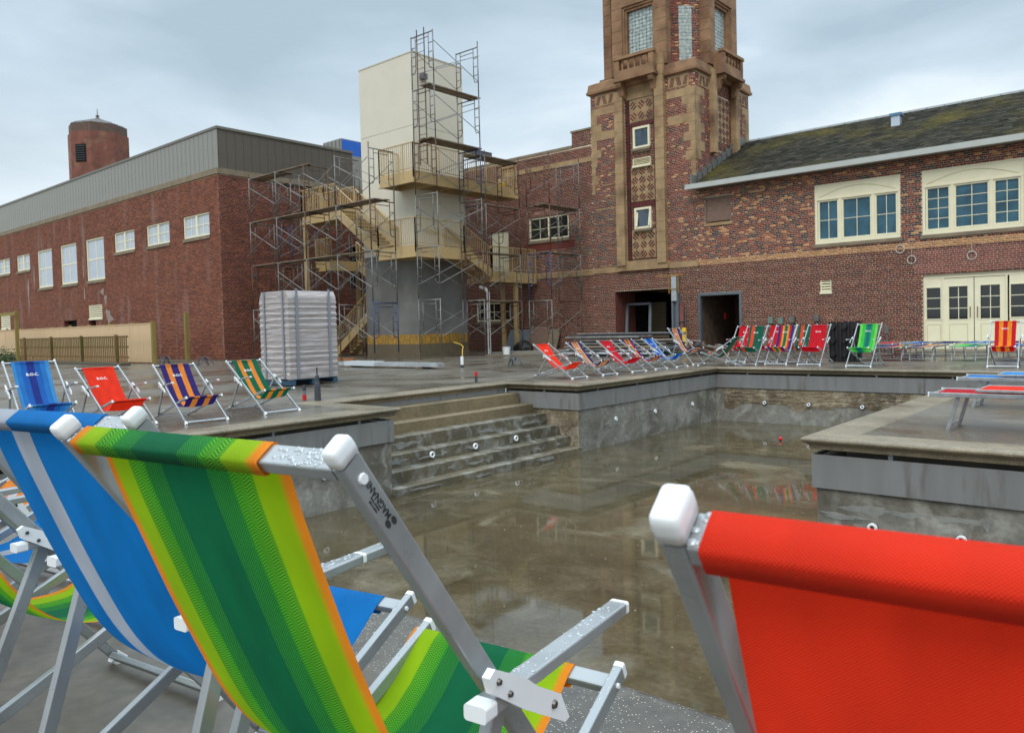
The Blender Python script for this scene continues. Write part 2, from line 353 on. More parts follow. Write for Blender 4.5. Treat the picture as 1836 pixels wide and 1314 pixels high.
# flaked white coating patches on risers
M_flake = mat('flaked_coating', lin(130,129,122), .7, var=.2, vscale=8)
_pc = 0
def patch(cx_, cy_, cz_, wy, wz, nrm, parent, mt=None):
    global _pc
    b_ = MB(); n = 26; pts = []; _pc += 1; dd = .0022+.0004*(_pc % 14)
    for k in range(n):
        a = 2*math.pi*k/n; r_ = .72+.2*math.sin(3*a+_pc)+.1*math.sin(7*a+2*_pc)+rng.uniform(-.08,.08); u = math.cos(a)*wy*r_; v = math.sin(a)*wz*r_
        pts.append((cx_+nrm[0]*dd+abs(nrm[1])*u, cy_+nrm[1]*dd+abs(nrm[0])*u, cz_+v))
    b_.add(pts, [tuple(range(n))]); return obj('coating_flake', b_, mt or M_flake, parent)
for i, (xb, zz) in enumerate(NOSE[2:]):
    zb = ([-.82,-1.02,-1.21,-1.33])[i]
    for k in range(6):
        y = RY0+.3+rng.random()*4.0; hgt = (zz-zb)*.5
        patch(xb, y, (zz+zb)/2-rng.uniform(.0,.03), rng.uniform(.08,.34), hgt*rng.uniform(.25,.75), (1,0,0), st)
# return fittings
def jet(p, n, r_=.045):
    b_ = MB(); p = Vector(p); n = Vector(n)
    a = n.orthogonal().normalized(); c = n.cross(a); k = 16
    ring = lambda rr, o: [p+n*o+(a*math.cos(2*math.pi*i/k)+c*math.sin(2*math.pi*i/k))*rr for i in range(k)]
    b_.loft([ring(r_,-.01), ring(r_,.03), ring(r_*.9,.036), ring(r_*.5,.034), ring(r_*.45,.01)], cap=False)
    o = obj('return_fitting', b_, M_white, pw, smooth=True)
    obj('fitting_bore', MB().add(ring(r_*.47,.012), [tuple(range(k))]), M_black, o)
    obj('sealant_ring', MB().loft([ring(r_*1.35,.002), ring(r_*.98,.004)], cap=False), M_black, o)
for y in (8.78, 9.82, 10.92): jet((-9.372, y, -.92), (1,0,0), .055)
for y in (13.55, 15.15, 16.9): jet((PX-.1, y, -.81), (1,0,0))
for y in (6.29, 4.6): jet((PX-.1, y, -.83), (1,0,0))
for x in (-7.61, -6.55, -5.36, -4.1): jet((x, PF+.074, -.84), (0,-1,0))
for x in (-2.19, -1.45, -.7): jet((x, IY0+.1, -.83), (0,-1,0))
for i in range(10): patch(-2.6+rng.random()*2.6, IY0+.098, -.62-rng.random()*.25, rng.uniform(.05,.3), rng.uniform(.02,.07), (0,-1,0), pw)
for i in range(14): patch(PX-.096, 12.5+rng.random()*5.2, -.6-rng.random()*.5, rng.uniform(.05,.4), rng.uniform(.03,.10), (1,0,0), pw)

# ------------------------------------------------------------------ brickwork
CH, BL, BH = .0677, .2032, .0545
def brickwall(P0, ud, nd, W, H, holes, pal, parent, mt, mortar, z0=0, solo=None, proud=.006, reveal=.16, revmat=None, name='brickwork', hdr=6):
    """wall face through P0 along ud; bricks as real proud blocks over a mortar sheet with openings"""
    P0 = np.array(P0, float); ud = np.array(ud, float); nd = np.array(nd, float); zd = np.array((0,0,1.))
    us, ue, zs, ze, cols = [], [], [], [], []; solos = []
    nrow = int(H/CH)
    for r_ in range(nrow):
        za = r_*CH+.0053; zb = za+BH; zc = (za+zb)/2
        head = hdr and r_ % hdr == hdr-1; step = BL/2 if head else BL; off = (BL*.25 if head else (0 if r_ % 2 else BL/2))
        blocks = sorted((h[0], h[1]) for h in holes if h[2] < zc < h[3]); free = []; c = 0
        for a, b_ in blocks:
            if a > c: free.append((c, a))
            c = max(c, b_)
        if c < W: free.append((c, W))
        k0 = np.arange(-1, int(W/step)+2)*step+off
        for a, b_ in free:
            s = np.maximum(k0+.006, a); e = np.minimum(k0+step-.006, b_); ok = e-s > .03
            for s_, e_ in zip(s[ok], e[ok]):
                cl = pal((s_+e_)/2, z0+zc)
                if solo and solo[0] < s_ and e_ < solo[1] and solo[2] < z0+za and z0+zb < solo[3] and len(solos) < 290:
                    solos.append((s_, e_, za, zb)); continue
                us.append(s_); ue.append(e_); zs.append(za); ze.append(zb); cols.append(cl)
    us, ue, zs, ze = map(np.array, (us, ue, zs, ze)); n = len(us)
    pr = proud+nrng.uniform(-.002, .002, n)
    V = np.empty((n, 8, 3)); off_ = np.array(wloc(parent)) if parent else np.zeros(3)
    base = P0-off_
    for i, (u, z, o) in enumerate(((us,zs,0),(ue,zs,0),(ue,ze,0),(us,ze,0),(us,zs,1),(ue,zs,1),(ue,ze,1),(us,ze,1))):
        oo = pr if o == 0 else np.full(n, -.004)
        V[:, i] = base+u[:,None]*ud+z[:,None]*zd+oo[:,None]*nd
    F = np.array([(0,1,2,3),(1,0,4,5),(2,1,5,6),(3,2,6,7),(0,3,7,4)])
    if np.dot(np.cross(ud, zd), nd) < 0: F = F[:, ::-1]
    faces = (F[None]+(np.arange(n)*8)[:,None,None]).reshape(-1,4)
    me = bpy.data.meshes.new(name); me.vertices.add(n*8); me.vertices.foreach_set('co', V.reshape(-1))
    me.loops.add(faces.size); me.loops.foreach_set('vertex_index', faces.reshape(-1).astype(np.int32))
    me.polygons.add(len(faces)); me.polygons.foreach_set('loop_start', np.arange(0, faces.size, 4, dtype=np.int32))
    me.update(calc_edges=True); me.validate()
    at = me.color_attributes.new('Col', 'FLOAT_COLOR', 'POINT'); cc = np.ones((n, 8, 4)); cc[:, :, :3] = np.array(cols)[:,None,:]; at.data.foreach_set('color', cc.reshape(-1))
    link(name, me, mt, parent, 'stuff')
    # mortar sheet
    ub = sorted({0, W, *[min(max(h[i],0),W) for h in holes for i in (0,1)]}); zb_ = sorted({0, H, *[min(max(h[i],0),H) for h in holes for i in (2,3)]})
    mb = MB(); Pv = lambda u, z, o=0: tuple(P0+u*ud+z*zd+o*nd)
    fl = np.dot(np.cross(ud, zd), nd) < 0
    def q(a, b_, c, d): mb.quad(*((d, c, b_, a) if fl else (a, b_, c, d)))
    for i in range(len(ub)-1):
        for j in range(len(zb_)-1):
            cu, cz = (ub[i]+ub[i+1])/2, (zb_[j]+zb_[j+1])/2
            if any(h[0] < cu < h[1] and h[2] < cz < h[3] for h in holes): continue
            q(Pv(ub[i],zb_[j]), Pv(ub[i+1],zb_[j]), Pv(ub[i+1],zb_[j+1]), Pv(ub[i],zb_[j+1]))
    obj('mortar', mb, mortar, parent)
    for h in holes:
        rv = MB()
        if len(h) > 4 and h[4] == 0: continue
        dp = h[4] if len(h) > 4 else reveal; a, b_, c, d = h[:4]; o = proud-.001
        rv.quad(Pv(a,c,o), Pv(a,c,-dp), Pv(a,d,-dp), Pv(a,d,o)); rv.quad(Pv(b_,c,-dp), Pv(b_,c,o), Pv(b_,d,o), Pv(b_,d,-dp))
        rv.quad(Pv(a,d,-dp), Pv(b_,d,-dp), Pv(b_,d,o), Pv(a,d,o)); rv.quad(Pv(a,c,o), Pv(b_,c,o), Pv(b_,c,-dp), Pv(a,c,-dp))
        obj('reveal', rv, revmat or mat('brick_reveal', lin(112,62,52), .8, var=.25, vscale=8), parent)
    if solos:
        ms = [mat('brick_maroon_a', lin(116,54,46), .6, var=.2, vscale=9), mat('brick_maroon_b', lin(106,48,42), .6, var=.2, vscale=9), mat('brick_maroon_c', lin(126,62,50), .6, var=.2, vscale=9)]
        cache = {}
        for s_, e_, za, zb in solos:
            k = (round(e_-s_, 3), rng.randrange(3))
            if k not in cache:
                l = k[0]/2; b_ = MB(); b_.box(-l, l, -.006, .006, -BH/2, BH/2); cache[k] = b_.mesh('brick'); cache[k].materials.append(ms[k[1]])
            p = P0+(s_+e_)/2*ud+(za+zb)/2*zd-off_
            o = link('brick', cache[k], None, parent); o.location = p
def pick(cols, ws):
    cols = [lin(*c) for c in cols]; cw = np.cumsum(ws)/sum(ws)
    def f():
        c = cols[int(np.searchsorted(cw, rng.random()))]; k = rng.uniform(.85, 1.15); return (c[0]*k, c[1]*k, c[2]*k)
    return f
P_red = pick([(104,48,37),(94,42,33),(114,55,41),(84,38,31),(126,65,45)], [4,3,2,2,.6])
P_mix = pick([(134,68,52),(116,56,46),(76,58,60),(58,52,58),(200,146,98),(164,96,66)], [4,3,2.2,1.3,1.5,1])
P_tan = pick([(190,140,94),(176,126,84),(200,150,104)], [3,2,1])
P_twr = pick([(126,62,50),(108,52,46),(72,58,58),(192,142,94),(150,88,62)], [4,3,1.6,.7,.8])
P_drk = pick([(112,56,46),(88,58,52),(70,60,62),(134,76,58),(156,114,84)], [3,2,2.2,2,.5])
P_left = pick([(126,68,48),(112,58,41),(140,80,57),(96,49,36)], [4,3,2,2])
P_left_shade = pick([(110,58,42),(96,50,37),(120,66,48),(82,43,34)], [4,3,2,1])

# ------------------------------------------------------------------ window helper
def window(parent, x0, x1, z0, z1, Y, cols=2, rows=2, fr=.06, dep=.08, pane=None, frame=None, mun=.022, sill=None, sillmat=None, axis='y', sgn=-1, name='window'):
    """sashed window in a wall; Y the wall face, glass set back by dep; axis 'y': wall along x facing -y"""
    def bx(mb, a, b_, c, d, o0, o1):
        if axis == 'y': mb.box(a, b_, Y-sgn*o0 if sgn < 0 else Y+o0, Y-sgn*o1 if sgn < 0 else Y+o1, c, d) if False else mb.box(a, b_, min(Y-sgn*o0, Y-sgn*o1), max(Y-sgn*o0, Y-sgn*o1), c, d)
        else: mb.box(min(Y-sgn*o0, Y-sgn*o1), max(Y-sgn*o0, Y-sgn*o1), a, b_, c, d)
    f = MB()
    bx(f, x0, x0+fr, z0, z1, dep-.05, dep+.05); bx(f, x1-fr, x1, z0, z1, dep-.05, dep+.05)
    bx(f, x0+fr, x1-fr, z1-fr, z1, dep-.05, dep+.05); bx(f, x0+fr, x1-fr, z0, z0+fr, dep-.05, dep+.05)
    W_ = obj(name, f, frame or M_cream, parent)
    a0, a1, c0, c1 = x0+fr, x1-fr, z0+fr, z1-fr; mm = MB()
    for i in range(1, cols):
        x = a0+(a1-a0)*i/cols; bx(mm, x-mun/2, x+mun/2, c0, c1, dep-.012, dep+.03)
    for j in range(1, rows):
        z = c0+(c1-c0)*j/rows
        for i in range(cols):
            xa = a0+(a1-a0)*i/cols+(mun/2 if i else 0); xb = a0+(a1-a0)*(i+1)/cols-(mun/2 if i < cols-1 else 0)
            bx(mm, xa, xb, z-mun/2, z+mun/2, dep-.011, dep+.029)
    if mm.v: obj('muntin', mm, frame or M_cream, W_)
    for i in range(cols):
        for j in range(rows):
            p = MB(); bx(p, a0+(a1-a0)*i/cols+.002, a0+(a1-a0)*(i+1)/cols-.002, c0+(c1-c0)*j/rows+.002, c0+(c1-c0)*(j+1)/rows-.002, dep+.006, dep+.014)
            obj('pane', p, pane or M_glassb, W_)
    if sill:
        s = MB(); bx(s, x0-.04, x1+.04, z0-sill, z0-.002, -.06, dep); obj('sill', s, sillmat or M_limest, W_)
    return W_
def louver(parent, x0, x1, z0, z1, Y, n=6, fr=.05, mt=None, back=True):
    f = MB(); f.box(x0, x0+fr, Y-.01, Y+.08, z0, z1); f.box(x1-fr, x1, Y-.01, Y+.08, z0, z1); f.box(x0+fr, x1-fr, Y-.01, Y+.08, z1-fr, z1); f.box(x0-.02, x1+.02, Y-.06, Y+.08, z0-.05, z0+fr)
    o = obj('louver', f, mt or M_cream, parent)
    for i in range(n):
        z = z0+fr+(z1-z0-2*fr)*(i+.5)/n; h = (z1-z0-2*fr)/n; s = MB()
        s.add([(x0+fr,Y,z-h*.34),(x1-fr,Y,z-h*.34),(x1-fr,Y+.07,z+h*.34),(x0+fr,Y+.07,z+h*.34),(x0+fr,Y+.012,z-h*.40),(x1-fr,Y+.012,z-h*.40),(x1-fr,Y+.082,z+h*.28),(x0+fr,Y+.082,z+h*.28)],
              [(0,1,2,3),(7,6,5,4),(0,4,5,1),(3,2,6,7)]); obj('slat', s, mt or M_cream, o)
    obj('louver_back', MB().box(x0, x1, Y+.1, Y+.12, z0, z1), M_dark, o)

# ------------------------------------------------------------------ right wing
YW = 28.2; WX0, WX1 = -14.44, 4.0; BAND0, BAND1 = 3.36, 3.62
wing = thing('brick_wing', 'two storey brick wing with slate roof and cream arched-top windows', 'building', (-5.2, YW, 0))
def U(x): return x-WX0
win_up = [(-9.86,-7.04), (-6.39,-3.57), (-2.92,-.10), (.55,3.37)]
door_x = (-6.39, -2.1)
holes = [(U(a),U(b_),3.80,5.90) for a, b_ in win_up]+[(U(-14.09),U(-13.0),4.99,6.0), (U(-9.69),U(-9.31),2.08,2.52), (0,U(-12.66),0,2.29,.0), (U(door_x[0]),U(door_x[1]),0,2.50)]
def pal_wing(u, z):
    if z < BAND0: return P_red()
    if z < BAND1: return P_tan()
    return P_mix()
brickwall((WX0,YW,0), (1,0,0), (0,-1,0), WX1-WX0, 6.42, holes, pal_wing, wing, M_brick, M_mortar, solo=(U(-6.7),U(-3.2),2.52,3.35))
obj('side_wall', MB().box(WX0, WX1, 33.5, 37.6, 0, 6.4).box(WX1-.2, WX1, YW+.2, 33.5, 0, 6.4), M_mortar_red, wing)
# arched cream windows
for i, (a, b_) in enumerate(win_up):
    f = MB(); Y = YW+.03
    f.box(a, b_, Y, Y+.1, 5.36, 5.90)                                 # tympanum panel
    f.box(a, a+.09, Y-.012, Y+.1, 3.80, 5.36); f.box(b_-.09, b_, Y-.012, Y+.1, 3.80, 5.36); f.box(a+.09, b_-.09, Y-.012, Y+.1, 3.80, 3.92)
    f.box(a, b_, Y-.02, Y-.001, 5.34, 5.40); f.box(a, b_, Y-.02, Y-.001, 5.84, 5.90); f.box(a, a+.06, Y-.02, Y-.001, 5.40, 5.84); f.box(b_-.06, b_, Y-.02, Y-.001, 5.40, 5.84)
    o = obj('window', f, M_cream, wing)
    ar = MB(); pts = [(a+.14+(b_-a-.28)*k/20, Y-.006, 5.44+.30*math.sin(math.pi*k/20)) for k in range(21)]
    ar.path(pts, .009, 5); obj('arch_moulding', ar, M_creamd, o)
    wd = b_-a; cuts = [(a+.10, a+.29*wd), (a+.325*wd, a+.675*wd), (a+.71*wd, b_-.10)]
    ml = MB()
    for c0, c1 in ((cuts[0][1], cuts[1][0]), (cuts[1][1], cuts[2][0])): ml.box(c0, c1, Y-.012, Y+.1, 3.92, 5.36)
    obj('mullion', ml, M_cream, o)
    for c0, c1 in cuts: window(wing, c0, c1, 3.93, 5.34, YW, 2, 2 if i == 0 else 4, .055, .10, M_glassb, mun=.02, name='window_sash')
    obj('sill', MB().box(a-.05, b_+.05, YW-.06, YW+.1, 3.68, 3.795), M_limest, o)
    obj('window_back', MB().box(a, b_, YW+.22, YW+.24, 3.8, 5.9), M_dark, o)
# boarded opening and vent
pb = obj('boarded_window', MB().box(-14.05, -13.04, YW+.03, YW+.06, 5.05, 5.96), M_ply, wing)
f = MB(); f.box(-14.09,-14.04,YW-.01,YW+.05,4.99,6.0); f.box(-13.05,-13.0,YW-.01,YW+.05,4.99,6.0); f.box(-14.04,-13.05,YW-.01,YW+.05,5.95,6.0); obj('board_frame', f, mat('grey_old_paint', lin(120,106,94), .8, var=.2), pb)
obj('sill', MB().box(-14.14,-12.95,YW-.05,YW+.05,4.88,4.99), M_stone, pb)
louver(wing, -9.69, -9.31, 2.08, 2.52, YW+.01, 4, .03)
# cream door screen
DX = [(-6.39,-5.83,'side'), (-5.81,-4.945,'door'), (-4.925,-4.06,'door'), (-4.04,-3.48,'side'), (-3.46,-2.10,'side')]
fr = MB(); Y = YW+.08
fr.box(-6.39,-2.1,Y,Y+.1,2.36,2.50); fr.box(-6.39,-4.93,Y-.015,Y-.001,2.44,2.48); fr.box(-4.90,-3.48,Y-.015,Y-.001,2.44,2.48)
fr.box(-6.39,-6.33,Y-.02,Y+.1,0,2.36); fr.box(-5.84,-5.80,Y-.02,Y+.1,0,2.36); fr.box(-4.07,-4.03,Y-.02,Y+.1,0,2.36); fr.box(-3.48,-3.44,Y-.02,Y+.1,0,2.36)
screen = obj('door_screen', fr, M_cream, wing)
for a, b_, k in DX:
    if k == 'door':
        z0, z1 = 1.03, 2.08; st_ = .17; d = MB()
        d.box(a+.002, a+st_, Y+.01, Y+.06, .02, 2.34); d.box(b_-st_, b_-.002, Y+.01, Y+.06, .02, 2.34); d.box(a+st_, b_-st_, Y+.01, Y+.06, z1, 2.34); d.box(a+st_, b_-st_, Y+.01, Y+.06, .02, z0)
        o = obj('door', d, M_cream, wing)
        g = MB()
        for zz in (.30, .86): g.box(a+st_, b_-st_, Y+.004, Y+.009, zz, zz+.014)
        for xx in (a+st_, b_-st_-.014): g.box(xx, xx+.014, Y+.004, Y+.009, .314, .86)
        obj('panel_groove', g, M_creamd, o)
        window(wing, a+st_-.03, b_-st_+.03, z0-.03, z1+.03, YW, 2, 3, .03, .13, M_glassd, mun=.022, name='door_light')
        hx = b_-.09 if a < -5 else a+.09
        h = MB(); h.tube((hx,Y-.04,1.08),(hx,Y-.04,1.42),(1,0,0),.011,.011); h.box(hx-.008,hx+.008,Y-.04,Y+.01,1.09,1.11); h.box(hx-.008,hx+.008,Y-.04,Y+.01,1.39,1.41); obj('handle', h, mat('bronze_handle', lin(120,90,54), .4, metal=.7), o)
    else:
        d = MB(); d.box(a+.06, b_-.02, Y+.01, Y+.06, .02, 1.02); d.box(a+.06, b_-.02, Y+.01, Y+.06, 2.1, 2.36); o = obj('side_panel', d, M_cream, wing)
        g = MB(); x0, x1 = a+.10, b_-.06
        for zz in (.22, .86): g.box(x0, x1, Y+.003, Y+.009, zz, zz+.014)
        for xx in (x0, x1-.014): g.box(xx, xx+.014, Y+.003, Y+.009, .234, .86)
        obj('panel_groove', g, M_creamd, o)
        window(wing, a+.06, b_-.02, 1.02, 2.1, YW, 1 if b_-a < 1 else 2, 3, .035, .12, M_glassd, mun=.022, name='side_light')
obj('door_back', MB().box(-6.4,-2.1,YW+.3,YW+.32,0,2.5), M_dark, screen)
obj('threshold_step', MB().box(-6.7,-1.8,YW-.9,YW-.01,0,.09), mat('pale_concrete_step', lin(150,142,124), .7, var=.1), wing)
# service boxes, conduits, wire loops
for x, z, c in ((-11.5,1.15,'g'),(-11.12,1.12,'g'),(-10.69,1.17,'d'),(-9.82,1.19,'d')):
    b_ = MB(); b_.box(x-.09,x+.09,YW-.12,YW-.008,z-.12,z+.12); b_.tube((x,YW-.06,z-.12),(x,YW-.06,.02),(1,0,0),.015,.015)
    obj('junction_box', b_, mat('box_green', lin(104,122,112), .5) if c == 'g' else M_scaf, wing)
for x in (-7.63,-7.38):
    b_ = MB(); b_.box(x-.07,x+.07,YW-.5,YW-.4,.62,.86); b_.cyl((x,YW-.45,0),(x,YW-.45,.64),.022,n=8); obj('conduit_stub', b_, M_scaf, wing)
for x, z in ((-6.71,3.02),(-4.97,3.03),(-7.06,3.40)):
    b_ = MB(); k = 14
    b_.path([(x+.13*math.cos(2*math.pi*i/k), YW-.03, z+.13*math.sin(2*math.pi*i/k)) for i in range(k+1)], .016, 6); b_.cyl((x,YW-.02,z+.13),(x,YW-.02,z+.42),.007,n=5)
    obj('wire_loop', b_, mat('white_cable', lin(190,186,176), .5), wing)
# eave, gutter, roof of slates
EY, EZ, RYD, RZD = 27.72, 6.42, 33.0, 9.03
obj('gutter', MB().box(WX0-.2, WX1+.3, EY-.12, EY+.06, EZ-.10, EZ+.09), M_gutter, wing)
obj('soffit', MB().box(WX0+.02, WX1+.3, EY+.06, YW+.02, EZ-.08, EZ-.04), mat('soffit_paint', lin(120,112,100), .7), wing)
SL = math.hypot(RYD-EY, RZD-EZ); rs = Vector((0,(RYD-EY)/SL,(RZD-EZ)/SL)); rn = Vector((0,-rs.z,rs.y))
rb = MB(); a = Vector((WX0,EY,EZ)); b_ = Vector((WX1+.3,EY,EZ)); rb.quad(a, b_, b_+rs*SL, a+rs*SL); rb.quad((WX0,RYD,RZD),(WX1+.3,RYD,RZD),(WX1+.3,38.3,6.4),(WX0,38.3,6.4))
roof = obj('roof', rb, mat('roof_felt', lin(50,48,44), .9), wing)
V, F, C_ = [], [], []; ex = .2; nr = int(SL/ex)+1; P_sl = pick([(58,55,47),(49,47,40),(68,64,55),(40,39,34)], [4,3,2,2])
for r_ in range(nr):
    x = WX0+(r_ % 2)*.14-.02
    while x < WX1+.3:
        wd = rng.uniform(.24, .31); s0 = r_*ex-.03; s1 = min(s0+.36, SL); xa, xb = max(x, WX0)+.003, min(x+wd, WX1+.3)-.003
        if xb-xa > .04 and s1-s0 > .05:
            h0 = rng.uniform(.022,.032); h1 = .006; o = len(V); c = P_sl()
            for (xx, s, h) in ((xa,s0,h0),(xb,s0,h0+rng.uniform(-.003,.003)),(xb,s1,h1),(xa,s1,h1),(xa,s0,h0-.014),(xb,s0,h0-.014)):
                p = Vector((xx,EY,EZ))+rs*s+rn*h; V.append(tuple(p)); C_.append((*c,1))
            F += [(o,o+1,o+2,o+3),(o+4,o+5,o+1,o)]
        x += wd
sm = MB(); sm.v = V; sm.f = F; so = obj('slate', sm, M_slate, roof, 'stuff')
at = so.data.color_attributes.new('Col','FLOAT_COLOR','POINT'); at.data.foreach_set('color', np.array(C_).reshape(-1))
x = WX0
while x < WX1: 
    c = MB(); c.add([(x,RYD-.2,RZD-.07),(x+.58,RYD-.2,RZD-.07),(x+.58,RYD,RZD+.05),(x,RYD,RZD+.05),(x+.58,RYD+.2,RZD-.07),(x,RYD+.2,RZD-.07)], [(0,1,2,3),(3,2,4,5)]); obj('ridge_cap', c, M_lead, roof); x += .6
v = MB(); vx, vy, vz = -7.95, 31.4, 8.3; v.box(vx-.15,vx+.15,vy-.14,vy+.14,vz-.3,vz+.26); v2 = obj('roof_vent', v, mat('vent_metal', lin(196,204,212), .3, metal=.5), roof)
obj('vent_hood', MB().box(vx-.2,vx+.2,vy-.19,vy+.19,vz+.26,vz+.36), mat('vent_blue', lin(92,128,156), .4, metal=.4), v2)
# stepped lead flashing against the tower
for i in range(11):
    s = i*.5; p = Vector((WX0,EY,EZ))+rs*s; b_ = MB(); b_.box(WX0-.02,WX0+.03,p.y,p.y+.5,p.z-.05,p.z+.48-.02*(i%2)); obj('step_flashing', b_, M_lead, roof)
# doorway with grey steel frame
dfm = MB(); dfm.box(-14.46,-14.36,YW-.03,YW+.14,0,2.29); dfm.box(-12.74,-12.64,YW-.03,YW+.14,0,2.29); dfm.box(-14.36,-12.74,YW-.03,YW+.14,2.18,2.29)
df = obj('doorway_frame', dfm, M_greysteel, wing)
rm_ = MB(); rm_.quad((-14.44,YW+.14,0),(-14.44,31.5,0),(-14.44,31.5,2.6),(-14.44,YW+.14,2.6)); rm_.quad((-14.44,31.5,0),(-13.0,31.5,0),(-13.0,31.5,2.6),(-14.44,31.5,2.6)); obj('room_brick', rm_, M_intbrick, df)
rm_ = MB(); rm_.quad((-13.0,31.5,0),(-12.2,31.5,0),(-12.2,31.5,2.6),(-13.0,31.5,2.6)); rm_.quad((-12.3,31.5,0),(-12.3,YW+.1,0),(-12.3,YW+.1,2.6),(-12.3,31.5,2.6)); rm_.quad((-14.5,YW+.1,2.6),(-12.2,YW+.1,2.6),(-12.2,31.5,2.6),(-14.5,31.5,2.6)); obj('room_plaster', rm_, mat('room_grey', lin(112,108,100), .8, var=.15), df)
obj('alarm_box', MB().box(-14.2,-14.1,29.9,30.0,1.25,1.5), M_red, df)

# ------------------------------------------------------------------ tower
TX0, TX1, TY0, TY1, TZ = -19.4, -14.44, YW, 33.2, 11.08
tw = thing('brick_tower', 'tall brick and sandstone tower with balconies and glass block windows', 'tower', ((TX0+TX1)/2, YW, 0))
def V_(x): return x-TX0
gar = (V_(-18.34), V_(-15.43), 0, 2.55)
bay = (V_(-17.66), V_(-16.18), 3.75, TZ)
def pal_t(u, z):
    if z < BAND0: return P_red()
    if z < 3.58: return P_tan()
    if z < 6.6 and u < 1.25: return P_drk()
    return P_twr()
brickwall((TX0,TY0,0), (1,0,0), (0,-1,0), TX1-TX0, TZ, [gar+(1.6,), bay+(0,)], pal_t, tw, M_brick, M_mortar)
brickwall((TX1,TY0,5.8), (0,1,0), (1,0,0), TY1-TY0, TZ-5.8, [(1.55,3.35,2.4,TZ-5.8,0)], lambda u, z: P_twr(), tw, M_brick, M_mortar, z0=5.8)
obj('core', MB().box(TX0+.01,TX1-.35,TY0+.35,TY1,2.6,TZ), M_mortar_red, tw)
# room behind the wide opening
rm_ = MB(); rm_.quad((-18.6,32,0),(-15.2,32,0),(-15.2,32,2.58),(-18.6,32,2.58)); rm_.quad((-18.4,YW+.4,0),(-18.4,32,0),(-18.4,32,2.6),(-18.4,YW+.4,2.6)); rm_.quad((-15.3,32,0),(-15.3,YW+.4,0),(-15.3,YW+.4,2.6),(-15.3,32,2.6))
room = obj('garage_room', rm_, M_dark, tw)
bw = MB(); bw.box(-18.3,-17.5,31.0,31.15,0,2.1); bw.box(-17.0,-15.9,30.8,30.95,0,2.3); obj('block_wall', bw, M_intblock, room)
for zz in np.arange(.2, 2.1, .2): obj('block_joint', MB().box(-18.3,-17.5,30.994,30.999,zz,zz+.012), mat('joint_dark', lin(90,82,64), .9), room)
obj('cabinet', MB().box(-16.0,-15.45,29.8,30.4,0,1.5), mat('dark_cabinet', (.02,.02,.022), .4), room)
# stone band ends, quoins, pilasters
b_ = MB(); b_.box(TX0,-18.12,TY0-.03,TY0-.007,3.36,3.60); b_.box(-15.72,TX1,TY0-.03,TY0-.007,3.36,3.60); obj('stone_band', b_, M_stone, tw)
b_ = MB(); b_.box(-18.14,-15.70,TY0-.14,TY0+.02,3.38,3.60); b_.box(-17.68,-16.16,TY0-.12,TY0+.02,3.60,3.78); obj('bay_base', b_, M_stone, tw)
def stone_stack(x0, x1, y0, y1, z0, z1, h, mt, nm, g=.016):
    n = round((z1-z0)/h)
    for i in range(n):
        b_ = MB(); a = z0+(z1-z0)*i/n; c = z0+(z1-z0)*(i+1)/n; b_.box(x0, x1, y0, y1, a+g/2, c-g/2); obj(nm, b_, mt, tw)
stone_stack(-18.09,-17.68,TY0-.20,TY0+.05,3.60,10.9,.42,M_stone,'pilaster_stone')
stone_stack(-16.16,-15.75,TY0-.20,TY0+.05,3.60,12.0,.42,M_stone,'pilaster_stone')
obj('mortar_core', MB().box(-18.07,-17.7,TY0-.185,TY0+.05,3.6,10.9).box(-16.14,-15.77,TY0-.185,TY0+.05,3.6,11.0), mat('pale_joint', lin(190,172,146), .9), tw)
def quoin(x0, x1, z0, z1, face='f', mt=None):
    b_ = MB()
    if face == 'f': b_.box(x0, x1, TY0-.014, TY0-.001, z0+.004, z1-.004)
    else: b_.box(TX1+.001, TX1+.014, x0, x1, z0+.004, z1-.004)
    obj('quoin', b_, mt or M_stone, tw)
z = 10.45
for k, (wl, wr, h) in enumerate([(1.3,1.25,.32),(.32,.55,.36),(.55,.34,.34),(1.28,1.2,.36),(.30,.26,.38),(.5,.5,.34),(.28,.2,.4),(.2,.42,.36),(.34,.2,.4),(.16,.16,.4)]):
    z -= h
    quoin(TX0, TX0+wl, z, z+h); quoin(-14.46-wr, TX1, z, z+h)
    if k < 8: quoin(TY0, TY0+(.42 if k % 2 else .75), z, z+h, 'r'); quoin(TY1-(.4 if k % 2 else .7), TY1, z, z+h, 'r')
for i in range(9): quoin(TX0+rng.uniform(0,1.0), TX0+rng.uniform(1.05,1.25), 4.6+i*.5, 4.66+i*.5)
# frieze zigzag panels under the ledge
def zig(x0, x1, z0, z1, face='f'):
    b_ = MB()
    if face == 'f': b_.box(x0,x1,TY0-.016,TY0-.001,z0,z1)
    else: b_.box(TX1+.001,TX1+.016,x0,x1,z0,z1)
    o = obj('frieze_panel', b_, M_stone, tw); n = max(2, round((x1-x0)/.3)); s = (x1-x0)/n
    c = MB()
    for i in range(n):
        for k in range(3):
            xa = x0+i*s+.04+k*.06; dz = z1-z0-.12; d = s*.35*(1 if i % 2 == 0 else -1); xs = xa if d > 0 else xa+s*.3
            pts = [(xs,z0+.05),(xs+.04,z0+.05),(xs+.04+d*.9,z0+.05+dz),(xs+d*.9,z0+.05+dz)]
            pts = [(max(x0+.02,min(x1-.02,p[0])),p[1]) for p in pts]
            if face == 'f': c.add([(p[0],TY0-.022,p[1]) for p in pts], [(0,1,2,3)])
            else: c.add([(TX1+.022,p[0],p[1]) for p in pts], [(0,1,2,3)])
    obj('frieze_brick', c, mat('frieze_brick', lin(92,46,40), .7, var=.3, vscale=14), o)
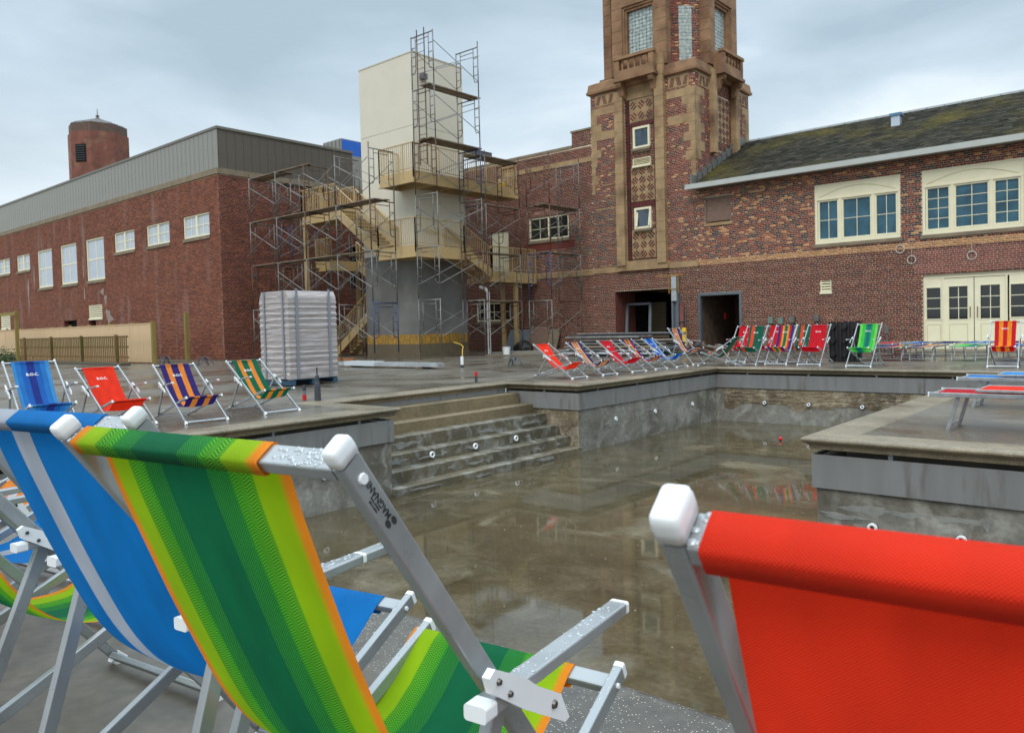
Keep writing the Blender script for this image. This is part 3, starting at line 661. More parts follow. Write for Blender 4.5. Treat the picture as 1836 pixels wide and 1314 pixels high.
zig(TX0+.25, -18.2, 10.52, 11.0); zig(-15.6, TX1-.25, 10.52, 11.0); zig(TY0+.3, TY0+1.4, 10.52, 11.0, 'r'); zig(TY1-1.3, TY1-.2, 10.52, 11.0, 'r')
# recessed bay: soldier border, diaper panels, windows
bk = MB(); bk.box(-17.66,-16.18,TY0+.10,TY0+.3,3.75,TZ); bayo = obj('bay_back', bk, M_mortar, tw)
bx0 = -17.66
bh = [(-17.5-bx0,-16.34-bx0,a-3.75,b_-3.75,0) for a, b_ in ((9.53,10.47),(6.22,7.70),(3.86,5.02))]+[(-17.33-bx0,-16.51-bx0,a-3.75,b_-3.75,0) for a, b_ in ((8.3,9.33),(4.98,5.99),(7.66,8.03))]+[(0,.16,0,8,0),(1.32,1.48,0,8,0),(0,1.48,6.72,7.4,0)]
brickwall((bx0,TY0+.098,3.75), (1,0,0), (0,-1,0), 1.48, TZ-3.75, bh, lambda u, z: P_twr() if rng.random() < .3 else P_red(), tw, M_brick, M_mortar, z0=3.75)
obj('apron_stone', MB().box(-17.66,-16.18,TY0+.04,TY0+.12,10.50,11.05), M_stone, tw)
P_b = [mat('bay_brick_a', lin(96,40,36), .6, var=.3, vscale=12), mat('bay_brick_b', lin(70,38,38), .6, var=.3, vscale=12)]
sold = [MB(), MB()]
z = 3.78
while z < TZ-.6:
    for xa in (-17.655,-16.335):
        sold[rng.randrange(2)].box(xa, xa+.15, TY0+.03, TY0+.1, z+.006, z+.052)
    z += .0575
for i in (0,1): obj('border_brick', sold[i], P_b[i], bayo, 'stuff')
def diaper(x0, x1, z0, z1, Y, face='f'):
    P = (lambda u, z, o: (u, Y-o, z)) if face == 'f' else (lambda u, z, o: (Y+o, u, z))
    b_ = MB(); q = [P(x0,z0,0),P(x1,z0,0),P(x1,z1,0),P(x0,z1,0)]; b_.quad(*q); base = obj('diaper_panel', b_, M_stone, tw)
    n = max(2, round((x1-x0)/.34)); s = (x1-x0)/n; nz_ = max(2, round((z1-z0)/s)); sz = (z1-z0)/nz_; br = [MB(), MB()]; bo = [mat('diaper_brick_a', lin(104,46,40), .6, var=.3, vscale=12), mat('diaper_brick_b', lin(78,44,42), .6, var=.3, vscale=12)]
    for i in range(n):
        for j in range(nz_):
            cx_, cz_ = x0+(i+.5)*s, z0+(j+.5)*sz; sg = 1 if (i+j) % 2 else -1
            for k in (-1,0,1):
                ox, oz = k*s*.2, -sg*k*sz*.2; l = s*.38; wv = s*.075; d = Vector((1, sg)).normalized(); p = Vector((-sg*d.y*1.0, d.x*sg)) if False else Vector((-d.y, d.x))
                c = Vector((cx_+ox, cz_+oz)); pts = [c+d*l*(1 if abs(k) == 0 else .72)*a_+p*wv*e_ for a_, e_ in ((-1,-1),(1,-1),(1,1),(-1,1))]
                br[rng.randrange(2)].add([P(q_[0],q_[1],.012) for q_ in pts]+[P(q_[0],q_[1],0) for q_ in pts], [(0,1,2,3),(0,4,5,1),(1,5,6,2),(2,6,7,3),(3,7,4,0)])
    for i in (0,1): obj('diaper_brick', br[i], bo[i], base, 'stuff')
yb = TY0+.06
for z0, z1 in ((9.55,10.45),(6.25,7.66),(3.88,5.0)): diaper(-17.48,-16.36,z0,z1,yb)
window(tw,-17.32,-16.52,8.43,9.32,TY0,1,1,.09,.06,mat('tower_glass', lin(52,68,82), .05, spec=.9, var=.1),sill=.1)
window(tw,-17.32,-16.52,5.10,5.98,TY0,1,1,.09,.06,mat('tower_glass', lin(52,68,82)),sill=.1)
hop = MB(); hop.tube((-17.2,TY0-.02,5.2),(-17.2,TY0+.1,5.88),(1,0,0),.03,.02); hop.tube((-16.62,TY0-.02,5.2),(-16.62,TY0+.1,5.88),(1,0,0),.03,.02); obj('hopper_sash', hop, M_cream, tw)
louver(tw,-17.34,-16.5,7.70,8.02,TY0+.02,4,.03)
hd = MB()
for i in range(14): hd.box(-17.46+i*.079,-17.46+i*.079+.06,TY0+.05,TY0+.1,9.36,9.52); hd.box(-17.46+i*.079,-17.46+i*.079+.06,TY0+.05,TY0+.1,6.02,6.20)
obj('soldier_course', hd, P_b[0], bayo)
# right face diaper
obj('bay_back', MB().box(TX1-.3,TX1-.06,TY0+1.55,TY0+3.35,8.2,TZ), M_mortar, tw)
brickwall((TX1-.058,TY0+1.55,8.2), (0,1,0), (1,0,0), 1.8, TZ-8.2, [(.24,1.56,.38,2.27,0)], lambda u, z: P_red(), tw, M_brick, M_mortar, z0=8.2)
diaper(TY0+1.8,TY0+3.1,8.6,10.45,TX1-.05,'r')
for ya in (TY0+1.2, TY0+3.3):
    for i in range(8): obj('pilaster_stone', MB().box(TX1-.05,TX1+.2,ya,ya+.36,8.0+i*.42+.003,8.42+i*.42-.003), M_stone, tw)
# ledge
def ring(o0, o1, z0, z1): return [(TX0-o0,TY0-o0,z0),(TX1+o0,TY0-o0,z0),(TX1+o0,TY1+o0,z0),(TX0-o0,TY1+o0,z0)]
lg = MB(); lp = [(.02,11.04),(.13,11.08),(.14,11.18),(.10,11.2),(.06,11.5),(-.1,11.58)]
lg.loft([[(TX0-o,TY0-o,z_),(TX1+o,TY0-o,z_),(TX1+o,TY1+o,z_),(TX0-o,TY1+o,z_)] for o, z_ in lp]); obj('ledge', lg, M_stone2, tw)
# octagonal upper stage
oc = MB(); cx_, cy_ = (TX0+TX1)/2, (TY0+TY1)/2; hw = 2.2; ch = 1.15
oct_ = [(-ch,-hw),(ch,-hw),(hw,-ch),(hw,ch),(ch,hw),(-ch,hw),(-hw,ch),(-hw,-ch)]
oc.loft([[(cx_+a,cy_+b_,z_) for a, b_ in oct_] for z_ in (11.4,16.2)])
upper = obj('upper_stage', oc, M_mortar, tw)
cap = MB(); cap.loft([[(cx_+a*k,cy_+b_*k,z_) for a, b_ in oct_] for k, z_ in ((1.1,16.2),(1.15,16.3),(1.15,16.5),(.9,16.7),(.1,18.4))]); obj('tower_roof', cap, M_lead, tw)
# chamfer brick faces
for (ax, ay, bx_, by_) in ((ch,-hw,hw,-ch), (-hw,-ch,-ch,-hw)):
    A = Vector((cx_+ax,cy_+ay,11.55)); B = Vector((cx_+bx_,cy_+by_,11.55)); d = (B-A).normalized(); n = Vector((d.y,-d.x,0)); L = (B-A).length
    brickwall(A, d, n, L, 4.6, [(L/2-.27,L/2+.27,.25,2.45,0)], lambda u, z: P_twr(), tw, M_brick, M_mortar, z0=11.55)
    gb = MB(); nC, nR = 4, 16
    for i in range(nC):
        for j in range(nR):
            c = A+d*(L/2-.27+.54*(i+.5)/nC)+Vector((0,0,.25+2.2*(j+.5)/nR)); gb.tube(c-n*.02, c+n*.02, d, .06, .062, r=.015)
    obj('glass_block', gb, M_gblock, upper, 'stuff')
def pier(o, w_, dirv, nv, deep, win_w, zt=16.2):
    """stone pier on a cardinal face: o centre point on the face, dirv along, nv outward"""
    o = Vector(o); d = Vector(dirv); n = Vector(nv)
    def bx(a, b_, p0, p1, z0, z1, nm, mt, par=None):
        q = [o+d*u+n*v for u in (a, b_) for v in (p0, p1)]; xs = [k.x for k in q]; ys = [k.y for k in q]
        obj(nm, MB().box(min(xs),max(xs),min(ys),max(ys),z0,z1), mt, par or tw)
    hw_ = w_/2; ww = win_w/2
    n_ = 10
    for i in range(n_):
        za, zb = 11.58+i*.46, 11.58+(i+1)*.46
        for s in (-1,1):
            a, b_ = sorted((s*hw_, s*(ww+.25))); bx(a, b_, -.05, deep, za+.006, zb-.006, 'pier_stone', M_stone2)
    bx(-ww-.25, ww+.25, -.05, deep, 14.35, 16.2, 'lintel_stone', M_stone2)
    bx(-ww-.25, ww+.25, -.05, deep, 11.58, 12.25, 'apron_stone', M_stone2)
    for k, (g0, g1) in enumerate(((.25,.16),(.16,.08))):
        for s in (-1,1):
            a, b_ = sorted((s*(ww+g0), s*(ww+g1))); bx(a, b_, -.05, deep-.06*(k+1), 12.25, 14.35, 'reveal_stone', M_stone2)
        bx(-ww-g1, ww+g1, -.05, deep-.06*(k+1), 14.35-.1*(k+1), 14.35-.1*k, 'reveal_stone', M_stone2)
    gb = MB(); nC, nR = 7, 13
    for i in range(nC):
        for j in range(nR):
            c = o+d*(-ww-.06+(win_w+.12)*(i+.5)/nC)+Vector((0,0,12.25+1.9*(j+.5)/nR))+n*(deep-.28); gb.tube(c-n*.03, c+n*.03, d, (win_w+.12)/nC/2-.008, 1.9/nR/2-.008, r=.018)
    obj('glass_block', gb, M_gblock, upper, 'stuff')
    bx(-ww-.1, ww+.1, -.05, deep-.31, 12.25, 14.2, 'block_joint', mat('block_joint_grey', lin(170,172,166), .7), upper)
    # balcony with balusters on corbels
    bw_ = w_*.36; D0, D1 = deep, deep+.42
    bal = None
    q = [o+d*u+n*v for u in (-bw_, bw_) for v in (D0-.02, D1)]; xs = [k.x for k in q]; ys = [k.y for k in q]
    fm = MB().box(min(xs),max(xs),min(ys),max(ys),11.30,11.62); bal = obj('balcony', fm, M_stone2, tw)
    bx(-bw_-.06, bw_+.06, D0, D1+.06, 11.18, 11.298, 'balcony_slab', M_stone2, bal)
    bx(-bw_-.05, bw_+.05, D1-.2, D1+.04, 12.06, 12.18, 'handrail', M_stone2, bal)
    for s in (-1,1):
        a, b_ = sorted((s*bw_, s*(bw_-.22))); bx(a, b_, D0, D1, 11.622, 12.058, 'end_pier', M_stone2, bal)
    for i in range(5):
        c = o+d*((-bw_+.34)+(2*bw_-.68)*i/4)+n*(D1-.1); b_ = MB(); b_.lathe((c.x,c.y,0), [(.055,11.622),(.055,11.66),(.03,11.69),(.06,11.78),(.062,11.84),(.028,11.96),(.05,12.02),(.05,12.058)], 10); obj('baluster', b_, M_stone2, bal, smooth=True)
    for s in (-1,1):
        c = o+d*s*(bw_-.17); b_ = MB(); prs = [(0,11.178),(.40,11.178),(.42,11.08),(.36,10.98),(.26,10.94),(.20,10.80),(.16,10.66),(.06,10.56),(0,10.56)]
        pts0 = [c+d*(-.11)+n*(deep+p_) + Vector((0,0,z_)) for p_, z_ in prs]; pts1 = [c+d*.11+n*(deep+p_)+Vector((0,0,z_)) for p_, z_ in prs]
        b_.loft([pts0, pts1] if d.cross(Vector((0,0,1))).dot(n) < 0 else [pts1, pts0]); obj('corbel', b_, M_stone2, bal)
pier((-16.92,TY0+.3,0), 2.56, (1,0,0), (0,-1,0), .36, 1.06)
pier((TX1-.3,cy_,0), 2.6, (0,1,0), (1,0,0), .36, 1.06)
pier((TX0+.3,cy_,0), 2.6, (0,1,0), (-1,0,0), .36, 1.06)

# ------------------------------------------------------------------ middle wall
MX0 = -33.1
mid = thing('brick_block', 'brick block with stepped parapet between the tower and the stair', 'building', (-26, YW, 0))
def pal_m(u, z):
    x = MX0+u
    if z < BAND0: return P_red()
    if z < 3.56: return P_tan()
    if z < 6.4 and x > -22.8: return P_drk() if rng.random() < .8 else P_red()
    return P_red()
mh = [(-23.03-MX0,-20.73-MX0,5.11,6.16), (-26.53-MX0,-24.29-MX0,1.45,2.36), (-25.45-MX0,-24.3-MX0,3.57,5.75)]
brickwall((MX0,YW,0), (1,0,0), (0,-1,0), TX0-MX0, 9.0, mh, pal_m, mid, M_brick, M_mortar)
b_ = MB(); b_.box(-24.45,-20.45,YW-.03,YW+.3,9.0,9.12); b_.box(-33.1,-24.45,YW-.03,YW+.3,9.0,9.1); obj('parapet_cap', b_, M_limest, mid)
brickwall((-20.45,YW-.002,9.0), (1,0,0), (0,-1,0), 1.05, .68, [], lambda u, z: P_red(), mid, M_brick, M_mortar, z0=9.0)
obj('parapet_cap', MB().box(-20.5,TX0,YW-.04,YW+.3,9.66,9.74), M_limest, mid)
obj('parapet_block', MB().box(-20.45,TX0,YW+.01,YW+.3,9.0,9.66).box(-20.44,TX0,YW+.3,33,9.0,9.6), M_mortar_red, mid)
obj('stone_band', MB().box(-24.4,TX0,YW-.03,YW-.007,8.28,8.48), M_stone, mid)
obj('stone_band', MB().box(-33,TX0,YW-.025,YW-.007,3.33,3.56), M_stone, mid)
obj('core', MB().box(MX0,TX0,YW+.3,36,0,8.9), M_mortar_red, mid)
wm = window(mid,-23.03,-20.73,5.11,6.16,YW,4,2,.07,.08,M_glassd,sill=.14)
obj('mullion', MB().box(-21.93,-21.83,YW+.03,YW+.13,5.18,6.09), M_cream, wm)
window(mid,-26.53,-24.29,1.45,2.36,YW,4,2,.07,.08,M_glassd,sill=.14)
obj('door', MB().box(-25.4,-24.35,YW+.05,YW+.1,3.6,5.72), M_cream, mid)
obj('infill_brick', MB().box(-23.3,-20.4,YW-.0105,YW-.007,4.62,4.95), mat('new_infill_brick', lin(112,52,42), .8, var=.3, vscale=10, stretch=(1,1,3)), mid)

# ------------------------------------------------------------------ left building
LX1, LY0, LXE = -33.1, 18.3, -76
lb = thing('long_brick_building', 'long dark red brick building with ribbed grey metal upper storey', 'building', (-45, LY0, 0))
lw = []
for k in range(9):
    x1 = -34.0-3.92*k; big = k in (3,4,5); lw.append((x1-2.48, x1, 4.45 if big else 5.78, 6.86))
hl = [(a-LXE, b_-LXE, c, d, .12) for a, b_, c, d in lw]+[(-48.2-LXE,-46.35-LXE,2.24,3.04,.12), (-63.8-LXE,-61.9-LXE,1.93,2.96,.12), (-52.1-LXE,-50.1-LXE,0,2.25,.3), (-48.3-LXE,-47.3-LXE,0,2.2,.3)]
brickwall((LXE,LY0,0), (1,0,0), (0,-1,0), LX1-LXE, 8.46, hl, lambda u, z: P_left(), lb, M_brickw, M_mortar_red)
brickwall((LX1,LY0,0), (0,1,0), (1,0,0), YW-LY0, 8.46, [(7.2,8.2,3.4,5.6,.3)], lambda u, z: P_left_shade() if rng.random() < .75 else P_left(), lb, M_brick, mat('mortar_shade', lin(150,118,100), .9, var=.3, vscale=1.2))  # end wall: shade of this side put into darker brick and mortar colours
obj('core', MB().box(LXE,LX1-.35,LY0+.35,40,0,10.3), M_dark, lb)
for i, (a, b_, c, d) in enumerate(lw):
    big = d-c > 1.5
    o = window(lb, a, b_, c, d, LY0, 2 if big else 4, 2, .1 if big else .08, .08, M_glassw, mun=.07 if big else .04, sill=.16)
    if not big: obj('mullion', MB().box((a+b_)/2-.07,(a+b_)/2+.07,LY0+.02,LY0+.125,c+.08,d-.08), M_cream, o)
louver(lb,-48.2,-46.35,2.24,3.04,LY0+.01,6); louver(lb,-63.8,-61.9,1.93,2.96,LY0+.01,7)
b_ = MB(); b_.box(LXE,LX1+.06,LY0-.06,LY0+.3,8.46,8.72); b_.box(LX1-.3,LX1+.06,LY0+.3,YW,8.46,8.72); obj('stone_band', b_, M_limest, lb)
pm = MB(); pw_ = .42; pm.box(.012,pw_-.012,-.02,.02,8.72,10.5); pme = pm.mesh('cladding_panel'); pme.materials.append(M_clad)
pr_ = MB(); pr_.box(.008,pw_-.008,-.006,.02,8.72,10.5); 
k = int((LX1-.02-(-70))/pw_)
lo = wloc(lb)
for i in range(k):
    o = link('cladding_panel', pme, None, lb); o.location = (LX1-.02-(i+1)*pw_-lo.x, LY0+.06-lo.y, 0)
pm2 = MB(); pm2.box(-.02,.02,.006,pw_-.006,8.72,10.5); pme2 = pm2.mesh('cladding_panel'); pme2.materials.append(M_clad2)
for i in range(18):
    o = link('cladding_panel', pme2, None, lb); o.location = (LX1-.05-lo.x, LY0+.10+i*pw_-lo.y, 0)
pm3 = MB(); pm3.box(-.02,.02,.006,pw_-.006,8.72,10.4); pme3 = pm3.mesh('cladding_panel'); pme3.materials.append(M_clad)
for i in range(5):
    o = link('cladding_panel', pme3, None, lb); o.location = (LX1-.05-lo.x, LY0+.10+(18+i)*pw_-lo.y, 0)
b_ = MB(); b_.box(-70,LX1+.03,LY0+.0,LY0+.4,10.5,10.62); b_.box(LX1-.4,LX1+.03,LY0+.4,26.0,10.5,10.62); obj('coping_trim', b_, mat('trim_metal', lin(112,106,96), .45, metal=.3), lb)
b_ = MB(); b_.box(-70,LX1-.06,LY0+.09,LY0+.14,8.72,10.5); b_.box(LX1-.12,LX1-.085,LY0+.2,YW,8.72,10.4); obj('cladding_backing', b_, mat('cladding_seam', lin(44,42,40), .7), lb)
# plaster smears left by removed pieces on the long wall
for (x, z, a, b_) in ((-46.2,3.75,.35,.22),(-45.8,3.3,.22,.4),(-45.6,2.5,.4,.35),(-45.3,2.2,.5,.3),(-48.75,5.2,.10,.9),(-48.7,3.7,.12,.5),(-56.8,5.2,.12,.9),(-58,4.2,.18,1.5)):
    patch(x, LY0-.0085, z, a, b_, (0,-1,0), lb, mat('plaster_smear', lin(146,128,118), .85, var=.2, vscale=5))
for y, z in ((20.0,3.9),(20.2,1.6),(21.3,.85),(20.9,2.2)): obj('wall_stub', MB().box(LX1+.006,LX1+.05,y-.08,y+.08,z-.08,z+.08), M_greysteel, lb)
b_ = MB(); b_.box(-37.6,-35.9,27.4,31,10.2,12.05); rx = obj('rooftop_room', b_, M_clad, lb); obj('blue_sheathing', MB().box(-35.9,-35.87,27.45,31,10.2,12.0), M_blue, rx)
for i in range(5): obj('panel_seam', MB().box(-37.5+i*.36,-37.48+i*.36,27.385,27.399,10.2,12.0), mat('cladding_seam', (.05,.05,.05)), rx)
# turret behind
tb = thing('octagonal_turret', 'octagonal brick turret with low metal roof and finial behind the long building', 'turret', (-82.7, 33.0, 0))
def octl(r_, z_, n=8): return [(-82.7+r_*math.cos(2*math.pi*(i+.2)/n), 33.0+r_*math.sin(2*math.pi*(i+.2)/n), z_) for i in range(n)]
obj('wall', MB().loft([octl(2.82,0),octl(2.82,21.4)]), mat('turret_brick', lin(118,72,58), .85, var=.25, vscale=1.1, bump=.2, col2=lin(140,108,84), c2scale=.8, c2lo=.55, c2hi=.75), tb)
obj('cornice_band', MB().loft([octl(2.70,21.4),octl(2.70,22.25)]), mat('turret_band', lin(92,72,62), .8, var=.2), tb)
ro = obj('roof', MB().loft([octl(2.72,22.25),octl(2.4,22.42),octl(.25,23.2),octl(.2,23.28)]), mat('turret_roof', lin(84,78,72), .6, metal=.2, var=.2), tb)
for i in range(8):
    for t in (0,.5):
        p = Vector(octl(2.4,22.43)[i]).lerp(Vector(octl(2.4,22.43)[(i+1)%8]), t); obj('seam', MB().cyl(p,(-82.7+.0,33,23.22),.03,n=4), M_scaf, ro)
obj('finial', MB().lathe((-82.7,33,0),[(.26,23.2),(.1,23.35),(.2,23.48),(.08,23.58),(.05,23.7),(.02,24.2)],8), M_scaf, tb)
nd_ = Vector((-.0,-1,0))
for i in range(8):
    a, c = Vector(octl(2.82,0)[i]), Vector(octl(2.82,0)[(i+1)%8]); mdp = (a+c)/2; n = Vector((mdp.x+82.7, mdp.y-33, 0)).normalized()
    if i in (4,6,7,5): 
        d = (c-a).normalized(); 
        if i % 2 == 0:
            o = obj('louver', MB().tube(mdp+n*.02+Vector((0,0,18.4)), mdp+n*.02+Vector((0,0,20.1)), d, .55, .06, r=.01), M_dark, tb)
            for j in range(7): obj('slat', MB().tube(mdp+n*.1+d*-.5+Vector((0,0,18.55+j*.22)), mdp+n*.1+d*.5+Vector((0,0,18.55+j*.22)), n, .05, .03, r=.005), mat('slat_dark', lin(58,62,64), .6), o)

# ------------------------------------------------------------------ lift shaft, stairs
EX0, EX1, EY0, EY1, ETOP = -27.05, -23.64, 21.7, 24.6, 12.41
ev = thing('lift_shaft', 'cream stucco lift shaft with unfinished grey base wrapped in scaffolding', 'lift shaft', ((EX0+EX1)/2, EY0, 0))
obj('upper_stucco', MB().box(EX0,EX1,EY0,EY1,9.49,ETOP), M_stucco, ev); obj('lower_stucco', MB().box(EX0,EX1,EY0,EY1,4.33,9.475), M_stucco, ev)
obj('joint_core', MB().box(EX0+.02,EX1-.02,EY0+.02,EY1-.02,.5,ETOP-.02), M_cement, ev)
obj('cement_base', MB().box(EX0+.012,EX1-.012,EY0+.012,EY1-.012,.95,4.33), M_cement, ev)
obj('adhesive_strip', MB().box(EX0+.006,EX1-.006,EY0+.006,EY1-.006,.55,.95), M_yellow_adh, ev); obj('footing', MB().box(EX0,EX1,EY0,EY1,0,.55), M_footing, ev)
obj('cap_flashing', MB().box(EX0-.02,EX1+.02,EY0-.02,EY1+.02,ETOP,ETOP+.05), mat('cap_metal', lin(196,190,174), .5), ev)
obj('flood_light', MB().box(EX1+.001,EX1+.22,22.1,22.36,11.4,11.62), M_greysteel, ev)
obj('steel_lintel', MB().box(EX1-.4,EX1+.2,EY1,EY1+1.6,8.7,8.95).box(EX1-.42,EX1+.22,EY1,EY1+1.6,8.95,8.98), M_greysteel, ev)
LD = 1.12; SX, SY = EX1+LD, EY0-LD
stair = thing('steel_staircase', 'tan steel staircase with picket railings climbing round the lift shaft', 'staircase', (SX, SY, 0))
def railing(p0, p1, h=1.08, sp=.115):
    p0 = Vector(p0); p1 = Vector(p1); b_ = MB(); L = (p1-p0).length; d = (p1-p0)/L; sd = Vector((0,0,1)).cross(d); z = Vector((0,0,1))
    b_.tube(p0+z*h, p1+z*h, (0,0,1), .02, .025, r=.006, seg=1); b_.tube(p0+z*.1, p1+z*.1, (0,0,1), .016, .02, r=.005, seg=1)
    hd_ = Vector((d.x,d.y,0)); Lh = (hd_*L).length
    n = max(1, int(Lh/sp))
    for i in range(n+1):
        p = p0.lerp(p1, i/n); th_ = .02 if i % 12 == 0 or i == n else .009
        b_.box(p.x-th_, p.x+th_, p.y-th_, p.y+th_, p.z+(-.25 if th_ > .01 else .1), p.z+h-.01)
    obj('railing', b_, M_steel_tan, stair)
def landing(x0, x1, y0, y1, z, edges_=''):
    b_ = MB(); b_.box(x0+.05,x1-.05,y0+.05,y1-.05,z-.10,z-.02); obj('landing_deck', b_, mat('landing_deck', lin(120,110,92), .8, var=.1), stair)
    f_ = MB(); t = .05; zz0, zz1 = z-.44, z+.02
    f_.box(x0,x1,y0,y0+t,zz0,zz1); f_.box(x0,x1,y1-t,y1,zz0,zz1); f_.box(x0,x0+t,y0+t,y1-t,zz0,zz1); f_.box(x1-t,x1,y0+t,y1-t,zz0,zz1)
    f_.box(x0-.04,x1+.04,y0-.04,y0+.09,zz0-.015,zz0); f_.box(x1-.09,x1+.04,y0+.09,y1,zz0-.015,zz0)
    n = max(1, int((y1-y0)/1.2))
    for i in range(1, n): yy = y0+(y1-y0)*i/n; f_.box(x0+t,x1-t,yy-.04,yy+.04,zz0+.05,z-.1)
    obj('landing_beam', f_, M_steel_tan, stair)
def flight(p0, p1, wdir, wid, z_up=None):
    p0 = Vector(p0); p1 = Vector(p1); wd = Vector(wdir)
    for s in (0, wid):
        b_ = MB(); b_.tube(p0+wd*s-Vector((0,0,.12)), p1+wd*s-Vector((0,0,.12)), wd, .02, .17, r=.004, seg=1); obj('stringer', b_, M_steel_tan, stair); railing(p0+wd*s, p1+wd*s, .98)
    n = max(2, round(abs(p1.z-p0.z)/.175)); d = (p1-p0)/n; dh = Vector((d.x,d.y,0))
    for i in range(n):
        p = p0+d*(i+.5); b_ = MB(); a = p-dh*.55; c = p+dh*.55; b_.tube(a+wd*.03-Vector((0,0,0)), a+wd*(wid-.03), (0,0,1), .02, .02, r=.003, seg=1); b_.tube(p+wd*.03, p+wd*(wid-.03), (0,0,1), .02, max(.05, dh.length*.5), r=.003, seg=1); obj('tread', b_, M_steel_tan2, stair)
zU, zM, zL, zR = 7.33, 4.44, 6.42, 3.58
landing(-24.55, SX, SY, EY0-.02, zU); landing(EX1+.02, SX, EY0, 26.9, zU)
railing((-24.55,SY,zU),(SX,SY,zU)); railing((SX,SY,zU),(SX,26.9,zU)); railing((SX,26.9,zU),(EX1+.1,26.9,zU)); railing((-24.55,SY,zU),(-24.55,EY0-.1,zU))
landing(-24.75, SX, SY, EY0-.02, zM); landing(EX1+.02, SX, EY0, 23.3, zM)
railing((-24.75,SY,zM),(SX,SY,zM)); railing((SX,SY,zM),(SX,23.3,zM))
flight((-27.5,SY,zL),(-24.75,SY,zM),(0,1,0),LD-.06)
landing(-30.0,-27.5,SY,EY0-.02,zL); railing((-30,SY,zL),(-27.5,SY,zL)); railing((-30,SY,zL),(-30,EY0,zL)); railing((-30,EY0-.05,zL),(-27.6,EY0-.05,zL))
flight((EX1+.05,23.3,zM),(EX1+.05,24.95,zR),(1,0,0),LD-.05)
landing(EX1+.02, SX, 24.95, 28.05, zR); railing((SX,24.95,zR),(SX,28.0,zR))
flight((-30.6,22.4,0),(-27.1,22.4,2.4),(0,1,0),1.1); landing(-27.1,-26.2,22.4,25.0,2.4) if False else None
flight((-27.3,23.9,2.4),(-30.4,23.9,4.5),(0,1,0),1.1); landing(-31.6,-30.4,22.4,25.0,4.5)
railing((-31.6,22.4,4.5),(-30.4,22.4,4.5))
hr = MB(); hr.tube((-26.5,EY0-.09,6.75),(-24.8,EY0-.09,5.35),(0,1,0),.02,.02); hr.tube((EX1+.09,22.0,5.3),(EX1+.09,24.4,4.9),(1,0,0),.02,.02); obj('wall_handrail', hr, M_steel_tan, stair)
for x, y, z1 in ((SX-.15,26.7,zR-.4),(EX1+.2,26.7,zR-.4),(-29.9,SY+.1,zL-.4),(-31.5,24.8,4.1)): obj('column', MB().box(x-.08,x+.08,y-.08,y+.08,0,z1), M_steel_tan, stair)

# ------------------------------------------------------------------ scaffolds
FW, FH = 1.2, 1.95
def frame_mesh():
    b_ = MB(); r_ = .025
    for s, i in ((0,1),(FW,-1)):
        b_.cyl((0,s,0),(0,s,FH),r_,n=6); u = s+i*.24
        b_.path([(0,u,FH-.06),(0,u,.72),(0,u-i*.05,.60),(0,s,.56)], .017, 5)
        for z_ in (.85,1.18,1.51): b_.cyl((0,s,z_),(0,u,z_),.016,n=4)
    b_.cyl((0,0,FH-.05),(0,FW,FH-.05),r_,n=6); b_.cyl((0,.24,FH-.20),(0,FW-.24,FH-.20),.016,n=5)
    return b_
fms = []
for mt in (M_scaf, M_scafr, M_scafb):
    me = frame_mesh().mesh('frame', smooth=True); me.materials.append(mt); fms.append(me)
def scaffold(label, origin, ang, nb, bay_, lifts, group='scaffolds round the lift shaft', z0=.30, blue=.2):
    """frames across local y, bays along local x"""
    root = thing('scaffold', label, 'scaffold', origin, ang, group)
    mbr = MB(); mbr.cyl((0,0,1.55),(bay_,0,.55),.015,n=5); mbr.cyl((0,-.03,.55),(bay_,-.03,1.55),.015,n=5); mer = mbr.mesh('cross_brace'); mer.materials.append(mat('brace_galvanised', lin(136,134,130), .45, metal=.5, var=.25, vscale=2))
    mpl = MB(); mpl.box(-.18,bay_+.18,-.12,.12,0,.036); mep = mpl.mesh('plank'); mep.materials.append(M_plank)
    mj = MB(); mj.cyl((0,0,-.30),(0,0,.02),.018,n=6); mj.box(-.07,.07,-.07,.07,-.30,-.285); mej = mj.mesh('base_jack'); mej.materials.append(M_scafr)
    for i in range(nb+1):
        for j in range(lifts[i]):
            o = link('frame', weighted(fms, (.55-.0,.45-blue/2,blue)), None, root); o.location = (i*bay_, 0, z0+j*FH)
        for y in (0,FW): o = link('base_jack', mej, None, root); o.location = (i*bay_, y, z0)
        if rng.random() < .6: 
            t_ = MB(); t_.cyl((i*bay_,0,z0+lifts[i]*FH),(i*bay_,0,z0+lifts[i]*FH+.18),.02,n=6); obj('post_stub', t_, M_scafr, root, local=True)
    for i in range(nb):
        for j in range(min(lifts[i], lifts[i+1])):
            top = j == max(lifts)-1 and max(lifts) > 5
            for y in (-.03, FW+.03):
                if rng.random() < .92: o = link('cross_brace', mer, None, root); o.location = (i*bay_, y, z0+j*FH)
            if not top and rng.random() < (.3 if j == 0 else .7):
                for k in range(rng.choice((1,2,2,3))): o = link('plank', mep, None, root); o.location = (rng.uniform(-.1,.1), .2+k*.26, z0+(j+1)*FH-.02); o.location.x += i*bay_; o.rotation_euler.z = rng.uniform(-.02,.02)
    return root
PLK = set()
scaffold('long four-lift scaffolding run in front of the stair beside the long building', (-31.6,18.95,0), 0, 4, 2.1, [4,4,4,4,4], blue=.12)
scaffold('tallest scaffolding tower rising above the cream lift shaft', (SX+.12+FW,20.55,0), R(90), 1, 2.45, [6,6], blue=.15).scale.z = 1.03
scaffold('scaffolding bays beside the stair below the tall scaffold tower', (SX+.12+FW,23.05+.2,0), R(90), 1, 2.1, [4,4], blue=.15)
scaffold('freestanding grey scaffold bay in front of the middle brick wall near the tower', (-19.55,25.3,0), R(90), 1, 2.1, [4,4], blue=.1)
